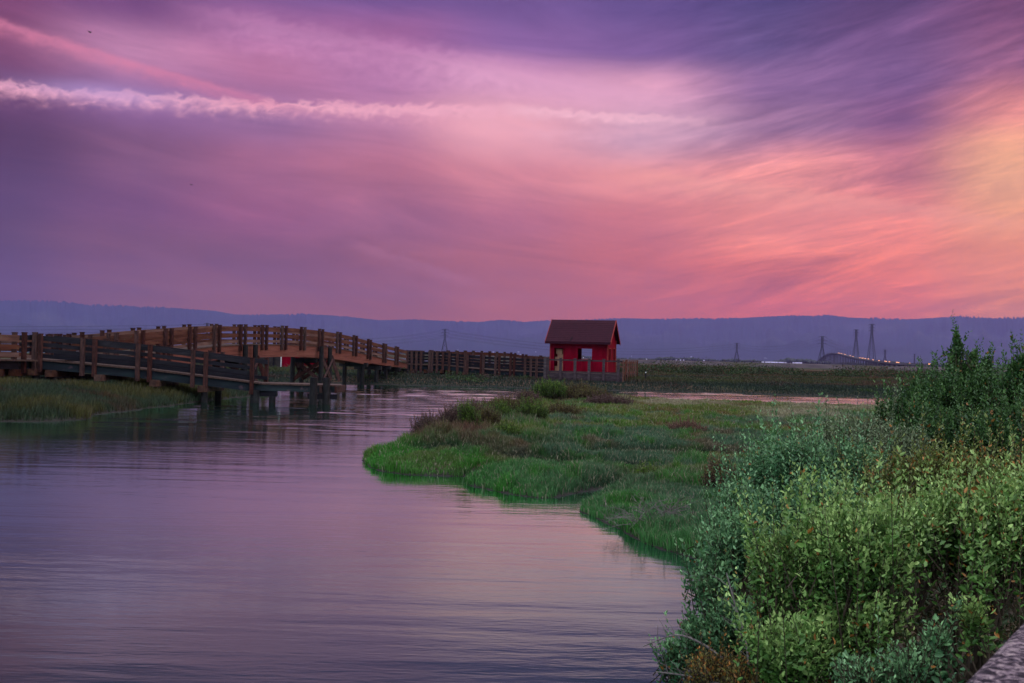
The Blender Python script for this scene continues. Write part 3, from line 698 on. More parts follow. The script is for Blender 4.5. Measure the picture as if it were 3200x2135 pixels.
# ---- hut platform
A0 = at_px(1712, 1163, 82.5); A1 = at_px(1945, 1168, 81.0); A1.z = A0.z
PD = 9.5; back = V3((.25, 1, 0)).normalized()
pf = empty('hut_platform', (A0.x, A0.y, 0), 'timber platform with grey purple skirt boards and railing under the red hut', 'platform')
u_ = (A1-A0).normalized(); ctr = (A0+A1)/2 + back*(PD/2)
pl = MB(); pl.add([A0+V3((0,0,-.005)), A1+V3((0,0,-.005)), A1+back*PD+V3((0,0,-.005)), A0+back*PD+V3((0,0,-.005)), A0+V3((0,0,-.1)), A1+V3((0,0,-.1)), A1+back*PD+V3((0,0,-.1)), A0+back*PD+V3((0,0,-.1))],
                  [(0,1,2,3),(7,6,5,4),(0,4,5,1),(1,5,6,2),(2,6,7,3),(3,7,4,0)]); pl.build('deck', WOOD_DECK, pf)
for k in range(3):                                            # skirt boards
    MB().strip([A0-back*.06, A1-back*.06], .05, -.62+k*.205, -.62+k*.205+.195, back).build('skirt_board', FENCE, pf)
MB().strip([A0-back*.03, A1-back*.03], .05, .97, 1.09, back).build('rail', FENCE, pf)
MB().strip([A0-back*.03, A1-back*.03], .05, .02, .13, back).build('rail', FENCE, pf)
for px in (1705, 1713, 1754, 1799, 1843, 1888, 1933):
    t = (px-1713)/(1945-1713); q = A0.lerp(A1, t); q.z = A0.z; post(pf, q-back*.06, back, -.64, 1.17, FENCE, .2)
sidep = [A1, A1+back*PD]; nrm = V3((-back.y, back.x, 0))
for k in range(8):
    q = A1 + back*(PD*k/7.0)
    m = MB(); m.bar(q+V3((.06,0,-.66)), q+V3((.06,0,1.14)), .08, .10, up=V3((1,0,0))); m.build('fence_board', WOOD_RED, pf)
MB().strip([p+nrm*.06 for p in sidep], .05, .85, 1.0, nrm).build('rail', WOOD_RED, pf)
MB().strip([p+nrm*.06 for p in sidep], .05, .0, .15, nrm).build('rail', WOOD_RED, pf)
bk_ = [A0+back*PD, A1+back*PD]
MB().strip(bk_, .05, .85, 1.0, back).build('rail', WOOD_RED, pf)
MB().strip(bk_, .05, .45, .6, back).build('rail', WOOD_RED, pf)
for k in range(7): post(pf, bk_[0].lerp(bk_[1], k/7), -back, -.3, 1.14, WOOD_RED, .16)
for i in range(4):
    for j in range(4):
        q = A0.lerp(A1, (i+.5)/4) + back*(.7+j*2.6); MB().tube([V3((q.x, q.y, .0)), V3((q.x, q.y, A0.z-.11))], .15, 8, .08).build('pile', PILE, pf)

# ------------------------------------------------------------------ red hut
HA = R(17); hu = V3((math.cos(HA), -math.sin(HA), 0)); hv_ = V3((math.sin(HA), math.cos(HA), 0))
c0 = at_px(1718.5, 1160, 85.6); c0.z = A0.z
HW, HD, WH, RH = 5.0, 3.4, 2.84, 1.56
hut = empty('red_hut', c0, 'small bright red hut with a dark gabled roof standing on the timber platform', 'hut')
def hp(a, b, c): return c0 + hu*a + hv_*b + V3((0, 0, c))
def panel(m, org, ax, n_, w, h, th, holes):
    """wall sheet in plane (ax, z) with rectangular holes [(x0,x1,z0,z1)], thickness th along n_"""
    xs_ = sorted({0, w, *[v for h_ in holes for v in h_[:2]]}); zs = sorted({0, h, *[v for h_ in holes for v in h_[2:]]})
    for i in range(len(xs_)-1):
        for j in range(len(zs)-1):
            cx, cz = (xs_[i]+xs_[i+1])/2, (zs[j]+zs[j+1])/2
            if any(h_[0] < cx < h_[1] and h_[2] < cz < h_[3] for h_ in holes): continue
            a = org+ax*xs_[i]; b = org+ax*xs_[i+1]
            vs = [a+V3((0,0,zs[j])), b+V3((0,0,zs[j])), b+V3((0,0,zs[j+1])), a+V3((0,0,zs[j+1]))]
            vs += [v+n_*th for v in vs]
            m.add(vs, [(3,2,1,0),(4,5,6,7),(0,1,5,4),(1,2,6,5),(2,3,7,6),(3,0,4,7)])
    return m
door_f = (.35, 1.15, .02, 2.05); win_f = (2.42, 3.66, 1.12, 2.03)
panel(MB(), hp(0,0,0), hu, hv_, HW, WH, .07, [door_f, win_f]).build('wall', RED, hut)
panel(MB(), hp(0,HD-.07,0), hu, hv_, HW, WH, .07, [(1.98, 3.25, 1.08, 2.10)]).build('wall', RED, hut)
panel(MB(), hp(0,.072,0), hv_, hu, HD-.144, WH, .07, []).build('wall', RED, hut)
panel(MB(), hp(HW-.07,.072,0), hv_, hu, HD-.144, WH, .07, [(.35,1.1,1.08,2.05), (2.25,3.0,1.02,2.08)]).build('wall', RED, hut)
for a in (0, HW-.07):                                          # gable triangles
    m = MB(); pts = [hp(a,.0,WH+.002), hp(a,HD,WH+.002), hp(a,HD/2,WH+RH)]; pts += [p+hu*.07 for p in pts]
    m.add(pts, [(0,1,2),(5,4,3),(0,3,4,1),(1,4,5,2),(2,5,3,0)]); m.build('gable', RED, hut)
ov, eo = .36, .42; sl_r = RH/(HD/2)
rf = MB()
for s in (0, 1):
    def rp_(a, t, dz): # t 0 ridge..1 eave
        b = HD/2 + (HD/2+eo)*t*(1 if s else -1); return hp(a, b, WH+RH+.05 - sl_r*(HD/2+eo)*t + dz)
    for a0, a1 in ((-ov, HW+ov-.05),):
        vs = [rp_(a0,0,0), rp_(a1,0,0), rp_(a1,1,0), rp_(a0,1,0), rp_(a0,0,.09), rp_(a1,0,.09), rp_(a1,1,.09), rp_(a0,1,.09)]
        rf.add(vs, [(0,1,2,3),(7,6,5,4),(0,4,5,1),(1,5,6,2),(2,6,7,3),(3,7,4,0)])
    # shingle courses: thin lapped strips
    for k in range(1, 12):
        t0, t1 = k/12-.004, (k+1)/12
        o_ = .092; vs = [rp_(-ov,t0,o_), rp_(HW+ov-.05,t0,o_), rp_(HW+ov-.05,t1,o_+.022), rp_(-ov,t1,o_+.022), rp_(HW+ov-.05,t1,o_-.004), rp_(-ov,t1,o_-.004)]
        rf.add(vs, [(0,1,2,3) if s else (3,2,1,0), (3,2,4,5) if s else (5,4,2,3)])
ro = rf.build('roof', ROOF, hut)
for a in (HW+ov-.045, -ov-.05):
    for s in (0, 1):
        fb = MB()
        def r2(t, dz): b = HD/2 + (HD/2+eo)*t*(1 if s else -1); return hp(a, b, WH+RH+.05-sl_r*(HD/2+eo)*t+dz)
        vs = [r2(0,-.10), r2(1,-.10), r2(1,.12), r2(0,.12)]; vs += [v+hu*.05 for v in vs]; fb.add(vs, [(0,1,2,3),(7,6,5,4),(0,4,5,1),(1,5,6,2),(2,6,7,3),(3,7,4,0)]); fb.build('bargeboard', REDTRIM, ro)
e = MB(); ea = WH+RH+.05-sl_r*(HD/2+eo); e.bar(hp(-ov,-eo-.02,ea), hp(HW+ov-.05,-eo-.02,ea), .04, .2); e.build('fascia_board', ROOF, ro)
v0 = hp(1.78, -eo+.05, ea+.16); v1 = hp(1.93, -.05, ea+.16+.35*sl_r+.05); MB().tube([v0, v1], .035, 6).build('stain_streak', WOOD_DARK, ro)
for (x0, x1, z0, z1), nm in ((door_f, 'door_frame'), (win_f, 'window_frame')):
    m = MB(); f_ = -.035
    m.bar(hp(x0-.05,f_,z0), hp(x0-.05,f_,z1+.1), .1, .05, up=hv_); m.bar(hp(x1+.05,f_,z0), hp(x1+.05,f_,z1+.1), .1, .05, up=hv_)
    m.bar(hp(x0,f_,z1+.05), hp(x1,f_,z1+.05), .05, .1)
    if nm == 'window_frame': m.bar(hp(x0,f_-.01,z0-.04), hp(x1,f_-.01,z0-.04), .09, .08)
    m.build(nm, RED, hut)
for y0, y1, z0, z1 in ((.42,1.17,1.08,2.05), (2.32,3.07,1.02,2.08)):
    m = MB(); X_w = HW+.03
    m.bar(hp(X_w,y0-.05,z0-.06), hp(X_w,y0-.05,z1+.08), .09, .05, up=hu); m.bar(hp(X_w,y1+.05,z0-.06), hp(X_w,y1+.05,z1+.08), .09, .05, up=hu)
    m.bar(hp(X_w,y0,z1+.05), hp(X_w,y1,z1+.05), .05, .08); m.bar(hp(X_w,y0,z0-.04), hp(X_w,y1,z0-.04), .07, .07); m.build('window_frame', REDTRIM, hut)
for a, b in ((0, -.03), (HW, -.03), (HW+.03, HD)):
    MB().bar(hp(a,b,0), hp(a,b,WH-.02), .1, .05, up=hv_).build('corner_board', REDTRIM, hut)
MB().bar(hp(1.75,-.012,.02), hp(1.75,-.012,WH-.05), .05, .022, up=hv_).build('batten', RED, hut)
MB().bar(hp(2.75,-.012,.02), hp(2.75,-.012,1.03), .05, .022, up=hv_).build('batten', RED, hut)
lin = MB(); lin.box(hp(HW/2, HD/2, .03), HW-.3, HD-.3, .05, -HA); lin.build('floor_boards', INSIDE, hut)
z = .056; stack = []
for (w, dpt, h, cx, lab) in ((.74,.45,.42,.74,'square tan carton on the floor inside the hut doorway, lowest of the stack'), (.55,.42,.46,.86,'tall tan carton second from the bottom of the stack in the hut doorway'),
                        (.76,.44,.34,.76,'wide pale carton third from the bottom of the stack in the hut doorway'), (.58,.40,.26,.88,'flat pale carton second from the top of the stack in the hut doorway'),
                        (.52,.36,.42,.72,'narrow tan carton on top of the stack in the hut doorway')):
    c = hp(cx, .42, z+h/2); r = empty('storage_box', V3((c.x, c.y, c0.z+z)), lab, 'box', 'tan cartons stacked in the hut doorway')
    m = MB(); m.box(c, w, dpt, h, -HA+random.uniform(-.1, .1)); m.build('carton', TAN, r)
    m = MB(); m.box(c+V3((0,0,h/2-.035)), w+.03, dpt+.03, .06, -HA); m.build('lid', TAN, r); z += h+.002

# ------------------------------------------------------------------ second red shed under the bridge
s0 = at_px(878, 1150, 106); s0.z = .45
sh = empty('red_shed', s0, 'low red shed with white corner boards seen beneath the arched bridge', 'shed')
def sp_(a, b, c): return s0 + V3((a, b, c))
WHITE = surf('white corner paint', [(.3, (.55,.55,.58)), (.7, (.7,.7,.72))], 3, (1,1,1), .7, 0)
DARKW = surf('dark open shed side', [(.3, (.02,.018,.02)), (.7, (.05,.04,.04))], 3, (1,1,1), .9, 0)
m = MB(); m.add([sp_(0,0,0), sp_(4.2,0,0), sp_(4.2,4,0), sp_(0,4,0), sp_(0,0,2.6), sp_(4.2,0,2.6), sp_(4.2,4,2.3), sp_(0,4,2.3)], [(0,1,5,4),(1,2,6,5),(2,3,7,6),(3,0,4,7)]); m.build('wall', RED, sh)
for a in (0, 1.15): MB().bar(sp_(a,-.03,0), sp_(a,-.03,2.58), .1, .05, up=V3((0,1,0))).build('corner_board', WHITE, sh)
m = MB(); m.add([sp_(-.3,-.3,2.64), sp_(4.5,-.3,2.64), sp_(4.5,4.3,2.36), sp_(-.3,4.3,2.36), sp_(-.3,-.3,2.76), sp_(4.5,-.3,2.76), sp_(4.5,4.3,2.48), sp_(-.3,4.3,2.48)], [(3,2,1,0),(4,5,6,7),(0,1,5,4),(1,2,6,5),(2,3,7,6),(3,0,4,7)]); m.build('roof', ROOF, sh)
m = MB(); m.add([sp_(-2.6,.4,0), sp_(-.002,.02,0), sp_(-.002,.02,2.5), sp_(-2.6,.4,2.4), sp_(-2.6,.6,0), sp_(-.002,.22,0), sp_(-.002,.22,2.5), sp_(-2.6,.6,2.4)], [(3,2,1,0),(4,5,6,7),(0,1,5,4),(1,2,6,5),(2,3,7,6),(3,0,4,7)]); m.build('lean_to_wall', DARKW, sh)
for a in (-2.5, -1.5, -.8): MB().bar(sp_(a,-.1+a*-.12,0), sp_(a,-.1+a*-.12,2.3), .12, .1).build('post', WOOD_DARK, sh)
q = at_px(2018, 1150, 84); q.z = .5
sp0 = MB().tube([q, q+V3((0,0,1.05))], .07, 8); o = sp0.build('marker_post', PILE, None); o['label'] = 'short lone marker post in the marsh to the right of the hut platform'; o['category'] = 'post'
MB().bar(q+V3((0,-.08,.82)), q+V3((0,-.08,.92)), .09, .03, up=V3((0,1,0))).build('plate', WHITE, None)
pl_ = bpy.data.objects['plate']; pl_.parent = o

# ------------------------------------------------------------------ pylons and wires
def pylon(px, ytop, ybase, Y, kind, label):
    x, zt = XZ(px, ytop, Y); b = V3((x, Y, 0)); Ht = zt
    r = empty('pylon', b, label, 'pylon', 'electricity pylons on the horizon')
    k = Y/2000.; lw = .62*k**.6; bw = .30*k**.6
    if kind == 'arms': base_w, waist, top_w, arms, aw = Ht*.27, .60, Ht*.055, (.98, .86, .74), Ht*.15
    elif kind == 'tall': base_w, waist, top_w, arms, aw = Ht*.19, .76, Ht*.040, (.985, .91, .84), Ht*.075
    else: base_w, waist, top_w, arms, aw = Ht*.10, .7, Ht*.05, (.97, .8), Ht*.10
    def wd(t): return (base_w*(1-t/waist)+top_w*(t/waist))/2 if t < waist else top_w/2
    m = MB(); lv = [0]; t = 0
    while t < 1: t = min(1, t + max(.05, wd(t)*2/Ht*1.0)); lv.append(t)
    for i, j in ((-1,-1),(1,-1),(1,1),(-1,1)):
        for a, c in zip(lv[:-1], lv[1:]):
            m.bar(b+V3((i*wd(a), j*wd(a), a*Ht)), b+V3((i*wd(c), j*wd(c), c*Ht)), lw, lw)
    for a, c in zip(lv[:-1], lv[1:]):
        for (i, j), (i2, j2) in (((-1,-1),(1,-1)), ((1,-1),(1,1)), ((1,1),(-1,1)), ((-1,1),(-1,-1))):
            m.bar(b+V3((i*wd(a), j*wd(a), a*Ht)), b+V3((i2*wd(c), j2*wd(c), c*Ht)), bw, bw)
            m.bar(b+V3((i2*wd(a), j2*wd(a), a*Ht)), b+V3((i*wd(c), j*wd(c), c*Ht)), bw, bw)
            m.bar(b+V3((i*wd(c), j*wd(c), c*Ht)), b+V3((i2*wd(c), j2*wd(c), c*Ht)), bw, bw)
    m.build('lattice_tower', STEEL, r)
    tips = []
    for a in arms:
        h = a*Ht; w = aw*(1.0 if a != arms[0] or kind != 'arms' else .85); am = MB()
        for s in (-1, 1):
            tip = b+V3((s*w, 0, h))
            for j in (-1, 1): am.bar(b+V3((s*top_w/2, j*top_w/2, h)), tip, bw*1.2, bw*1.2); am.bar(b+V3((s*top_w/2, j*top_w/2, h+Ht*.018)), tip, bw, bw)
            am.bar(tip, tip-V3((0,0,Ht*.03)), bw*1.3, bw*1.3); tips.append(tip-V3((0,0,Ht*.03)))
        am.build('cross_arm', STEEL, r)
    return tips
T2 = pylon(648, 1010, 1090, 1750, 'arms', 'pylon whose top just shows above the left part of the arched bridge')
T1 = pylon(1391, 1028.5, 1100, 2000, 'arms', 'three-armed pylon standing behind the boardwalk between the bridge and the hut')
T3 = pylon(2303, 1072, 1118, 3000, 'arms', 'small lone pylon on the horizon right of the hut')
T4 = pylon(2570, 1051, 1118, 2200, 'arms', 'broad three-armed pylon left of the far arched road bridge')
T5 = pylon(2676, 1030, 1120, 2600, 'tall', 'slender tall pylon, second tallest, behind the road bridge')
T6 = pylon(2725, 1013, 1124, 2400, 'tall', 'tallest pylon, right of the two slender ones on the road bridge')
T7 = pylon(2766, 1093, 1128, 3800, 'arms', 'short pylon just right of the tallest one')
T8 = pylon(2858, 1106, 1130, 4200, 'thin', 'tiny thin mast-like pylon far right beyond the road bridge')
T9 = pylon(3104, 1113, 1132, 4400, 'thin', 'faint tiny pylon above the dark bush at the far right')
TL = [t + V3((-1500, -250, 0)) for t in T2]
def span(A, B, label, rad, sag):
    mid = A[0]; r = empty('power_line', A[0], label, 'power line', 'power lines slung between pylons')
    for a, b in zip(A, B):
        pts = []
        for k in range(25):
            t = k/24; p = a.lerp(b, t); p.z -= sag*4*t*(1-t); pts.append(p)
        MB().tube(pts, rad, 4).build('wire', STEEL, r)
span(TL, T2, 'sagging wires crossing the hills at the left edge', .10, 20)
span(T2, T1, 'sagging wires between the pylon over the bridge and the one behind the boardwalk', .11, 22)
span(T1, T3, 'long sagging wires from the boardwalk pylon towards the lone pylon right of the hut', .13, 26)
span(T3, T4, 'faint wires between the lone pylon and the broad one by the road bridge', .11, 14)
span(T4, T7, 'faint wires between the broad pylon and the short one beyond the tallest', .10, 14)

# ------------------------------------------------------------------ far road bridge with cars
dpx = [(2545,1136,4300),(2557,1131.5,4150),(2568,1122,3900),(2580,1113.5,3600),(2592,1108,3350),(2604,1105,3100),(2618,1105.5,2900),(2638,1110,2650),(2660,1116,2400),(2681,1120.5,2200),(2706,1125,2000),(2732,1129,1850),(2758,1132.5,1700),(2796,1136.5,1550),(2836,1140,1400),(2870,1141.5,1300),(2904,1143,1200)]
bpth = [P(a, b, c) for a, b, c in dpx]
for p in bpth: p.z = max(p.z, 3.0)
bpth = catmull(bpth, 3)
rb = empty('road_bridge', (bpth[15].x, bpth[15].y, 0), 'far away humped road bridge on many piers with lit traffic', 'bridge')
m = MB()
for a, b in zip(bpth[:-1], bpth[1:]): m.bar(a, b+(b-a)*.001, 14, 1.8)
m.build('deck', CONC, rb)
m = MB()
for a, b in zip(bpth[:-1], bpth[1:]):
    d = (b-a).normalized(); s = V3((-d.y, d.x, 0))*6.9
    for q in (s, -s): m.bar(a+q+V3((0,0,1.7)), b+q+V3((0,0,1.7)), .5, 1.0)
m.build('parapet', CONC, rb)
Ls = [0]
for a, b in zip(bpth[:-1], bpth[1:]): Ls.append(Ls[-1]+(b-a).length)
def along_b(s):
    i = min(max(np.searchsorted(Ls, s)-1, 0), len(bpth)-2); return bpth[i].lerp(bpth[i+1], (s-Ls[i])/(Ls[i+1]-Ls[i])), (bpth[i+1]-bpth[i]).normalized()
s = 20
while s < Ls[-1]:
    p, d = along_b(s); sd2 = V3((-d.y, d.x, 0))
    m = MB(); m.bar(p-sd2*6.5-V3((0,0,1.9)), p+sd2*6.5-V3((0,0,1.9)), 2.2, 1.8)
    for q in (-4.5, 4.5): c = p+sd2*q; m.bar(V3((c.x, c.y, -1)), V3((c.x, c.y, p.z-2.7)), 2.0, 2.0, up=sd2)
    m.build('pier', CONC, rb); s += 62
s = 500
while s < Ls[-1]*.62:
    p, d = along_b(s); sd2 = V3((-d.y, d.x, 0)); m = MB()
    m.tube([p+sd2*6.6+V3((0,0,1)), p+sd2*6.6+V3((0,0,13)), p+sd2*4+V3((0,0,14))], .28, 5); m.build('lamp_pole', STEEL, rb); s += 95
HL = glow('warm headlamp', (1.0, .42, .18), 3.0)
CARP = surf('dark car paint', [(.3, (.03,.03,.035)), (.7, (.06,.06,.07))], 1, (1,1,1), .4, 0)
def car(p, d):
    r = empty('distant_car', p, 'distant car with glowing headlights driving over the humped road bridge', 'car', 'cars with headlights on the far road bridge')
    s = V3((-d.y, d.x, 0)); m = MB()
    m.bar(p-d*2.2+V3((0,0,.65)), p+d*2.2+V3((0,0,.65)), 1.8, .7); m.bar(p-d*1.5+V3((0,0,1.28)), p+d*.7+V3((0,0,1.28)), 1.6, .56)
    m.build('body', CARP, r)
    for q in (-.62, .62):
        c = p+d*2.3+s*q+V3((0,0,.75)); MB().tube([c, c+d*.15], .50, 8).build('headlight', HL, r)
carpx = [2615,2621,2627,2634,2636,2639,2651,2662,2683,2689,2690,2700,2706,2724,2742,2757,2764,2774,2793,2802,2836,2891,2897]
bxy = [((p.x/p.y)*F+1600, i) for i, p in enumerate(bpth)]
for k, px in enumerate(carpx):
    xsb = [b[0] for b in bxy]; t = float(np.interp(px, xsb, Ls)); p, d = along_b(t); s = V3((-d.y, d.x, 0)); car(p + s*(3.0 if k % 3 else 5.0) + V3((0,0,1.15)), d)

# ------------------------------------------------------------------ birds
for px, py, Y, lab in ((281, 101, 160, 'tiny dark bird gliding high at the upper left of the sky'), (598, 578, 220, 'tiny dark bird low in the sky above the left hills')):
    p = P(px, py, Y); r = empty('bird', p, lab, 'bird'); w = Y*7/F
    me_ = MB(); me_.tube([p+V3((-.25,0,0)), p+V3((-.1,0,.03)), p+V3((.12,0,.03)), p+V3((.26,0,.05)), p+V3((.34,0,.03))], [.02,.07,.075,.045,.01], 8); bo = me_.build('body', BIRDM, r, True)
    for sgn in (-1, 1):
        m = MB(); a = p+V3((.1,0,.05)); b_ = p+V3((-.12,0,.05)); c = p+V3((-.05,sgn*.4,.08)); d = p+V3((-.2,sgn*.7,.05))
        t3 = V3((0,0,.015)); m.add([a, c, d, b_, a+t3, c+t3, d+t3, b_+t3], [(3,2,1,0),(4,5,6,7),(0,1,5,4),(1,2,6,5),(2,3,7,6),(3,0,4,7)]); m.build('wing', BIRDM, r)

# ------------------------------------------------------------------ grass and scrub
def proj(x, y, z):                                             # world -> photo pixel (used only to leave out what cannot be seen)
    d = np.stack([x, y, z-CAM_H], -1); a = d@np.array(fwd); return 1600+F*(d@np.array(RT))/a, 1067.5-F*(d@np.array(UP))/a
def blades(name, x, y, z, h, w, col, lean=.35, mat=None, parent=None, tipmul=1.35):
    n = len(x); a = rng.uniform(0, 2*np.pi, n); sx_, sy_ = np.cos(a)*w/2, np.sin(a)*w/2
    la = rng.uniform(0, 2*np.pi, n); l = h*lean*rng.uniform(.1, 1.0, n); lx, ly = np.cos(la)*l, np.sin(la)*l
    V = np.empty((n, 5, 3)); 
    V[:, 0] = np.stack([x-sx_, y-sy_, z-.04], -1); V[:, 1] = np.stack([x+sx_, y+sy_, z-.04], -1)
    V[:, 2] = np.stack([x+sx_*.8+lx*.35, y+sy_*.8+ly*.35, z+h*.55], -1); V[:, 3] = np.stack([x-sx_*.8+lx*.35, y-sy_*.8+ly*.35, z+h*.55], -1)
    V[:, 4] = np.stack([x+lx, y+ly, z+h*np.sqrt(np.maximum(1-(lean*.5)**2, .2))], -1)
    b = (np.arange(n)*5)[:, None]; Fa = [b+np.array([[0, 1, 2, 3]]), b+np.array([[3, 2, 4]])]
    C = np.repeat(col, 5, 0).reshape(n, 5, 3).copy(); C[:, 2:4] *= 1.1; C[:, 4] *= tipmul
    return bulk(name, V.reshape(-1, 3), Fa, mat or GRASS, parent, C.reshape(-1, 3))
def lerp(a, b, t): return np.asarray(a)[None]*(1-t[:, None]) + np.asarray(b)[None]*t[:, None]
def sample_poly(poly, xr, yr, n, dens_ref, power=1.5, margin=0.02):
    y = yr[0]*(yr[1]/yr[0])**rng.random(n)                     # log spacing: nearer is denser
    x = rng.uniform(xr[0], xr[1], n)*1.0
    x = (rng.uniform(-.56, .56, n))*y if xr is None else x
    k = sdist(x, y, poly) > margin; return x[k], y[k]
TEAL, OLIVE, VIV, RUST, STRAW, DARKG = (.055,.110,.058), (.100,.125,.026), (.035,.145,.012), (.12,.045,.030), (.28,.25,.17), (.008,.020,.010)
# the marsh point on the right
N0 = 1250000
yy = 11.5*(66/11.5)**rng.random(N0); xx = rng.uniform(-.18, .60, N0)*yy
hz = H(xx, yy); sp = sdist(xx, yy, PEN); k = (hz > .015) & (sp > -.5)
# leave gaps so that clumps read
cl = fbm(xx*2.3, yy*2.3, 2); k &= rng.random(N0) < .6+.8*smax(cl, .3, .6)
xx, yy, hz, sp = xx[k], yy[k], hz[k], sp[k]
print('marsh blades', len(xx))
gd = np.zeros(len(xx))
for g, w, dp_ in GUL: gd = np.maximum(gd, gully(xx, yy, g, w*.9, 1.0))
f1 = fbm(xx*.35+3, yy*.35, 3); f2 = fbm(xx*.8+13, yy*.5, 3); f3 = fbm(xx*1.7, yy*1.2+5, 2)
col = lerp(TEAL, OLIVE, smax(f1 + (yy-30)/60, .42, .68))
tipz = np.exp(-((yy-22.5)/3.0)**2)*smax(3.5-sp, 0, 2.5) ; col = col*(1-tipz[:, None]*.85) + np.array(VIV)*tipz[:, None]*.85
t = smax(f2, .54, .66)*smax(yy, 16, 24)*.5; col = col*(1-t[:, None]) + np.array(RUST)*t[:, None]
t = smax(f3, .60, .72)*.6; col = col*(1-t[:, None]) + np.array(VIV)*t[:, None]
t = smax(fbm(xx*.25+8, yy*.12, 3), .5, .7)*smax(yy, 28, 38)*.7; col = col*(1-t[:, None]) + np.array(STRAW)*t[:, None]
t = .55*np.exp(-np.maximum(sp, 0)/.9)*smax(40-yy, 0, 12); col = col*(1-t[:, None]) + np.array((.04,.20,.016))*t[:, None]
t = gd*.9; col = col*(1-t[:, None]) + np.array(DARKG)*t[:, None]
col *= rng.uniform(.6, 1.45, (len(xx), 1))
k_ = rng.random(len(xx)) < .10*(.4+1.2*f1); col[k_] = np.array(STRAW)*rng.uniform(.5, 1.1, (k_.sum(), 1))
bd = np.exp(-(line_d(xx, yy, shore([(965,1008),(1000,985),(1075,950),(1160,930),(1240,910),(1420,908)], .3))/np.where(xx/yy < -.05, 1.6, 2.6))**2)
t = bd*(.25+.75*smax(fbm(xx*.9+4, yy*.6, 3), .42, .55)); mixb = lerp((.10,.045,.035), (.06,.10,.015), smax(fbm(xx*.7, yy*.5+9, 3), .42, .6)); col = col*(1-t[:, None]) + mixb*t[:, None]*rng.uniform(.5, 1.6, (len(xx), 1))
hh = (1+1.1*bd)*(.06+.20*f3*smax(fbm(xx*3.1, yy*2.6+8, 2), .25, .7))*rng.uniform(.5, 1.35, len(xx))*(1-.3*gd)*(1-.35*smax(yy, 35, 60))
blades_o = blades('marsh_grass', xx, yy, hz, hh, .011*np.maximum(1, yy/14)*rng.uniform(.7, 1.3, len(xx)), col, .65)
tag(blades_o, 'dense low salt marsh grass covering the point on the right', 'grass', None, 'stuff')
# left bank
N1 = 260000
yy = 27*(78/27)**rng.random(N1); xx = rng.uniform(-.62, -.15, N1)*yy
hz = H(xx, yy); k = (hz > .02) & (sdist(xx, yy, LEFT) > -.6); xx, yy, hz = xx[k], yy[k], hz[k]
f1 = fbm(xx*.5, yy*.5+4, 3); f2 = fbm(xx*.25+3, yy*.5, 3)
col = lerp((.050,.085,.045), (.11,.105,.03), smax(f1, .4, .62)); t = smax(f2, .55, .7)*.6; col = col*(1-t[:, None]) + np.array(RUST)*t[:, None]
col *= rng.uniform(.4, 1.4, (len(xx), 1))*.5
hh = (.16+.28*f1)*rng.uniform(.6, 1.3, len(xx))
tag(blades('bank_grass', xx, yy, hz, hh, .02*np.maximum(1, yy/35)*rng.uniform(.7, 1.3, len(xx)), col, .6), 'shaggy dark grass on the left bank under the walkways', 'grass', None, 'stuff')
# far bank, right up to the levee
N2 = 330000
yy = 74*(215/74)**(rng.random(N2)**1.25); xx = rng.uniform(-.36, .58, N2)*yy
hz = H(xx, yy); k = (hz > .02) & (hz < 1.5) & (yy > 70); xx, yy, hz = xx[k], yy[k], hz[k]
yf = np.interp(xx, FARY[:, 0], FARY[:, 1]); e = yy-yf; k = e > -1; xx, yy, hz, e = xx[k], yy[k], hz[k], e[k]
f1 = fbm(xx*.12, yy*.2+4, 3); f2 = fbm(xx*.05+3, yy*.22, 4)
col = lerp((.018,.032,.024), (.040,.048,.014), smax(f1, .4, .62)*smax(e, 3, 8)); t = smax(f2, .5, .62)*.8*smax(e, 3, 7); col = col*(1-t[:, None]) + np.array((.075,.035,.022))*t[:, None]
col *= rng.uniform(.5, 1.4, (len(xx), 1))
hh = (.14+.36*f1*smax(e, 2, 7))*rng.uniform(.6, 1.3, len(xx))
tag(blades('far_marsh_grass', xx, yy, hz, hh, .055*(yy/80)*rng.uniform(.7, 1.3, len(xx)), col, .7), 'dark low marsh vegetation along the far bank of the creek', 'grass', None, 'stuff')

# ------------------------------------------------------------------ leaves
def leaves(name, base, dirv, ln, wd, col, mat, parent=None, fold=.25):
    """base (n,3) attachment, dirv (n,3) unit, ln/wd (n,), oval folded leaves"""
    n = len(base); r = rng.normal(size=(n, 3)); r[:, 2] += .8
    s = np.cross(dirv, r); s /= np.linalg.norm(s, axis=1)[:, None]+1e-9; u = np.cross(s, dirv)
    L = ln[:, None]; Wd = wd[:, None]
    c = [base, base+dirv*L*.33+s*Wd*.48+u*Wd*fold, base+dirv*L*.72+s*Wd*.38+u*Wd*fold, base+dirv*L, base+dirv*L*.72-s*Wd*.38+u*Wd*fold, base+dirv*L*.33-s*Wd*.48+u*Wd*fold]
    V = np.stack(c, 1); b = (np.arange(n)*6)[:, None]
    Fa = [b+np.array([[0, 1, 2, 3]]), b+np.array([[0, 3, 4, 5]])]
    C = np.repeat(col, 6, 0)
    return bulk(name, V.reshape(-1, 3), Fa, mat, parent, C)
def unit(v): return v/(np.linalg.norm(v, axis=-1, keepdims=True)+1e-9)
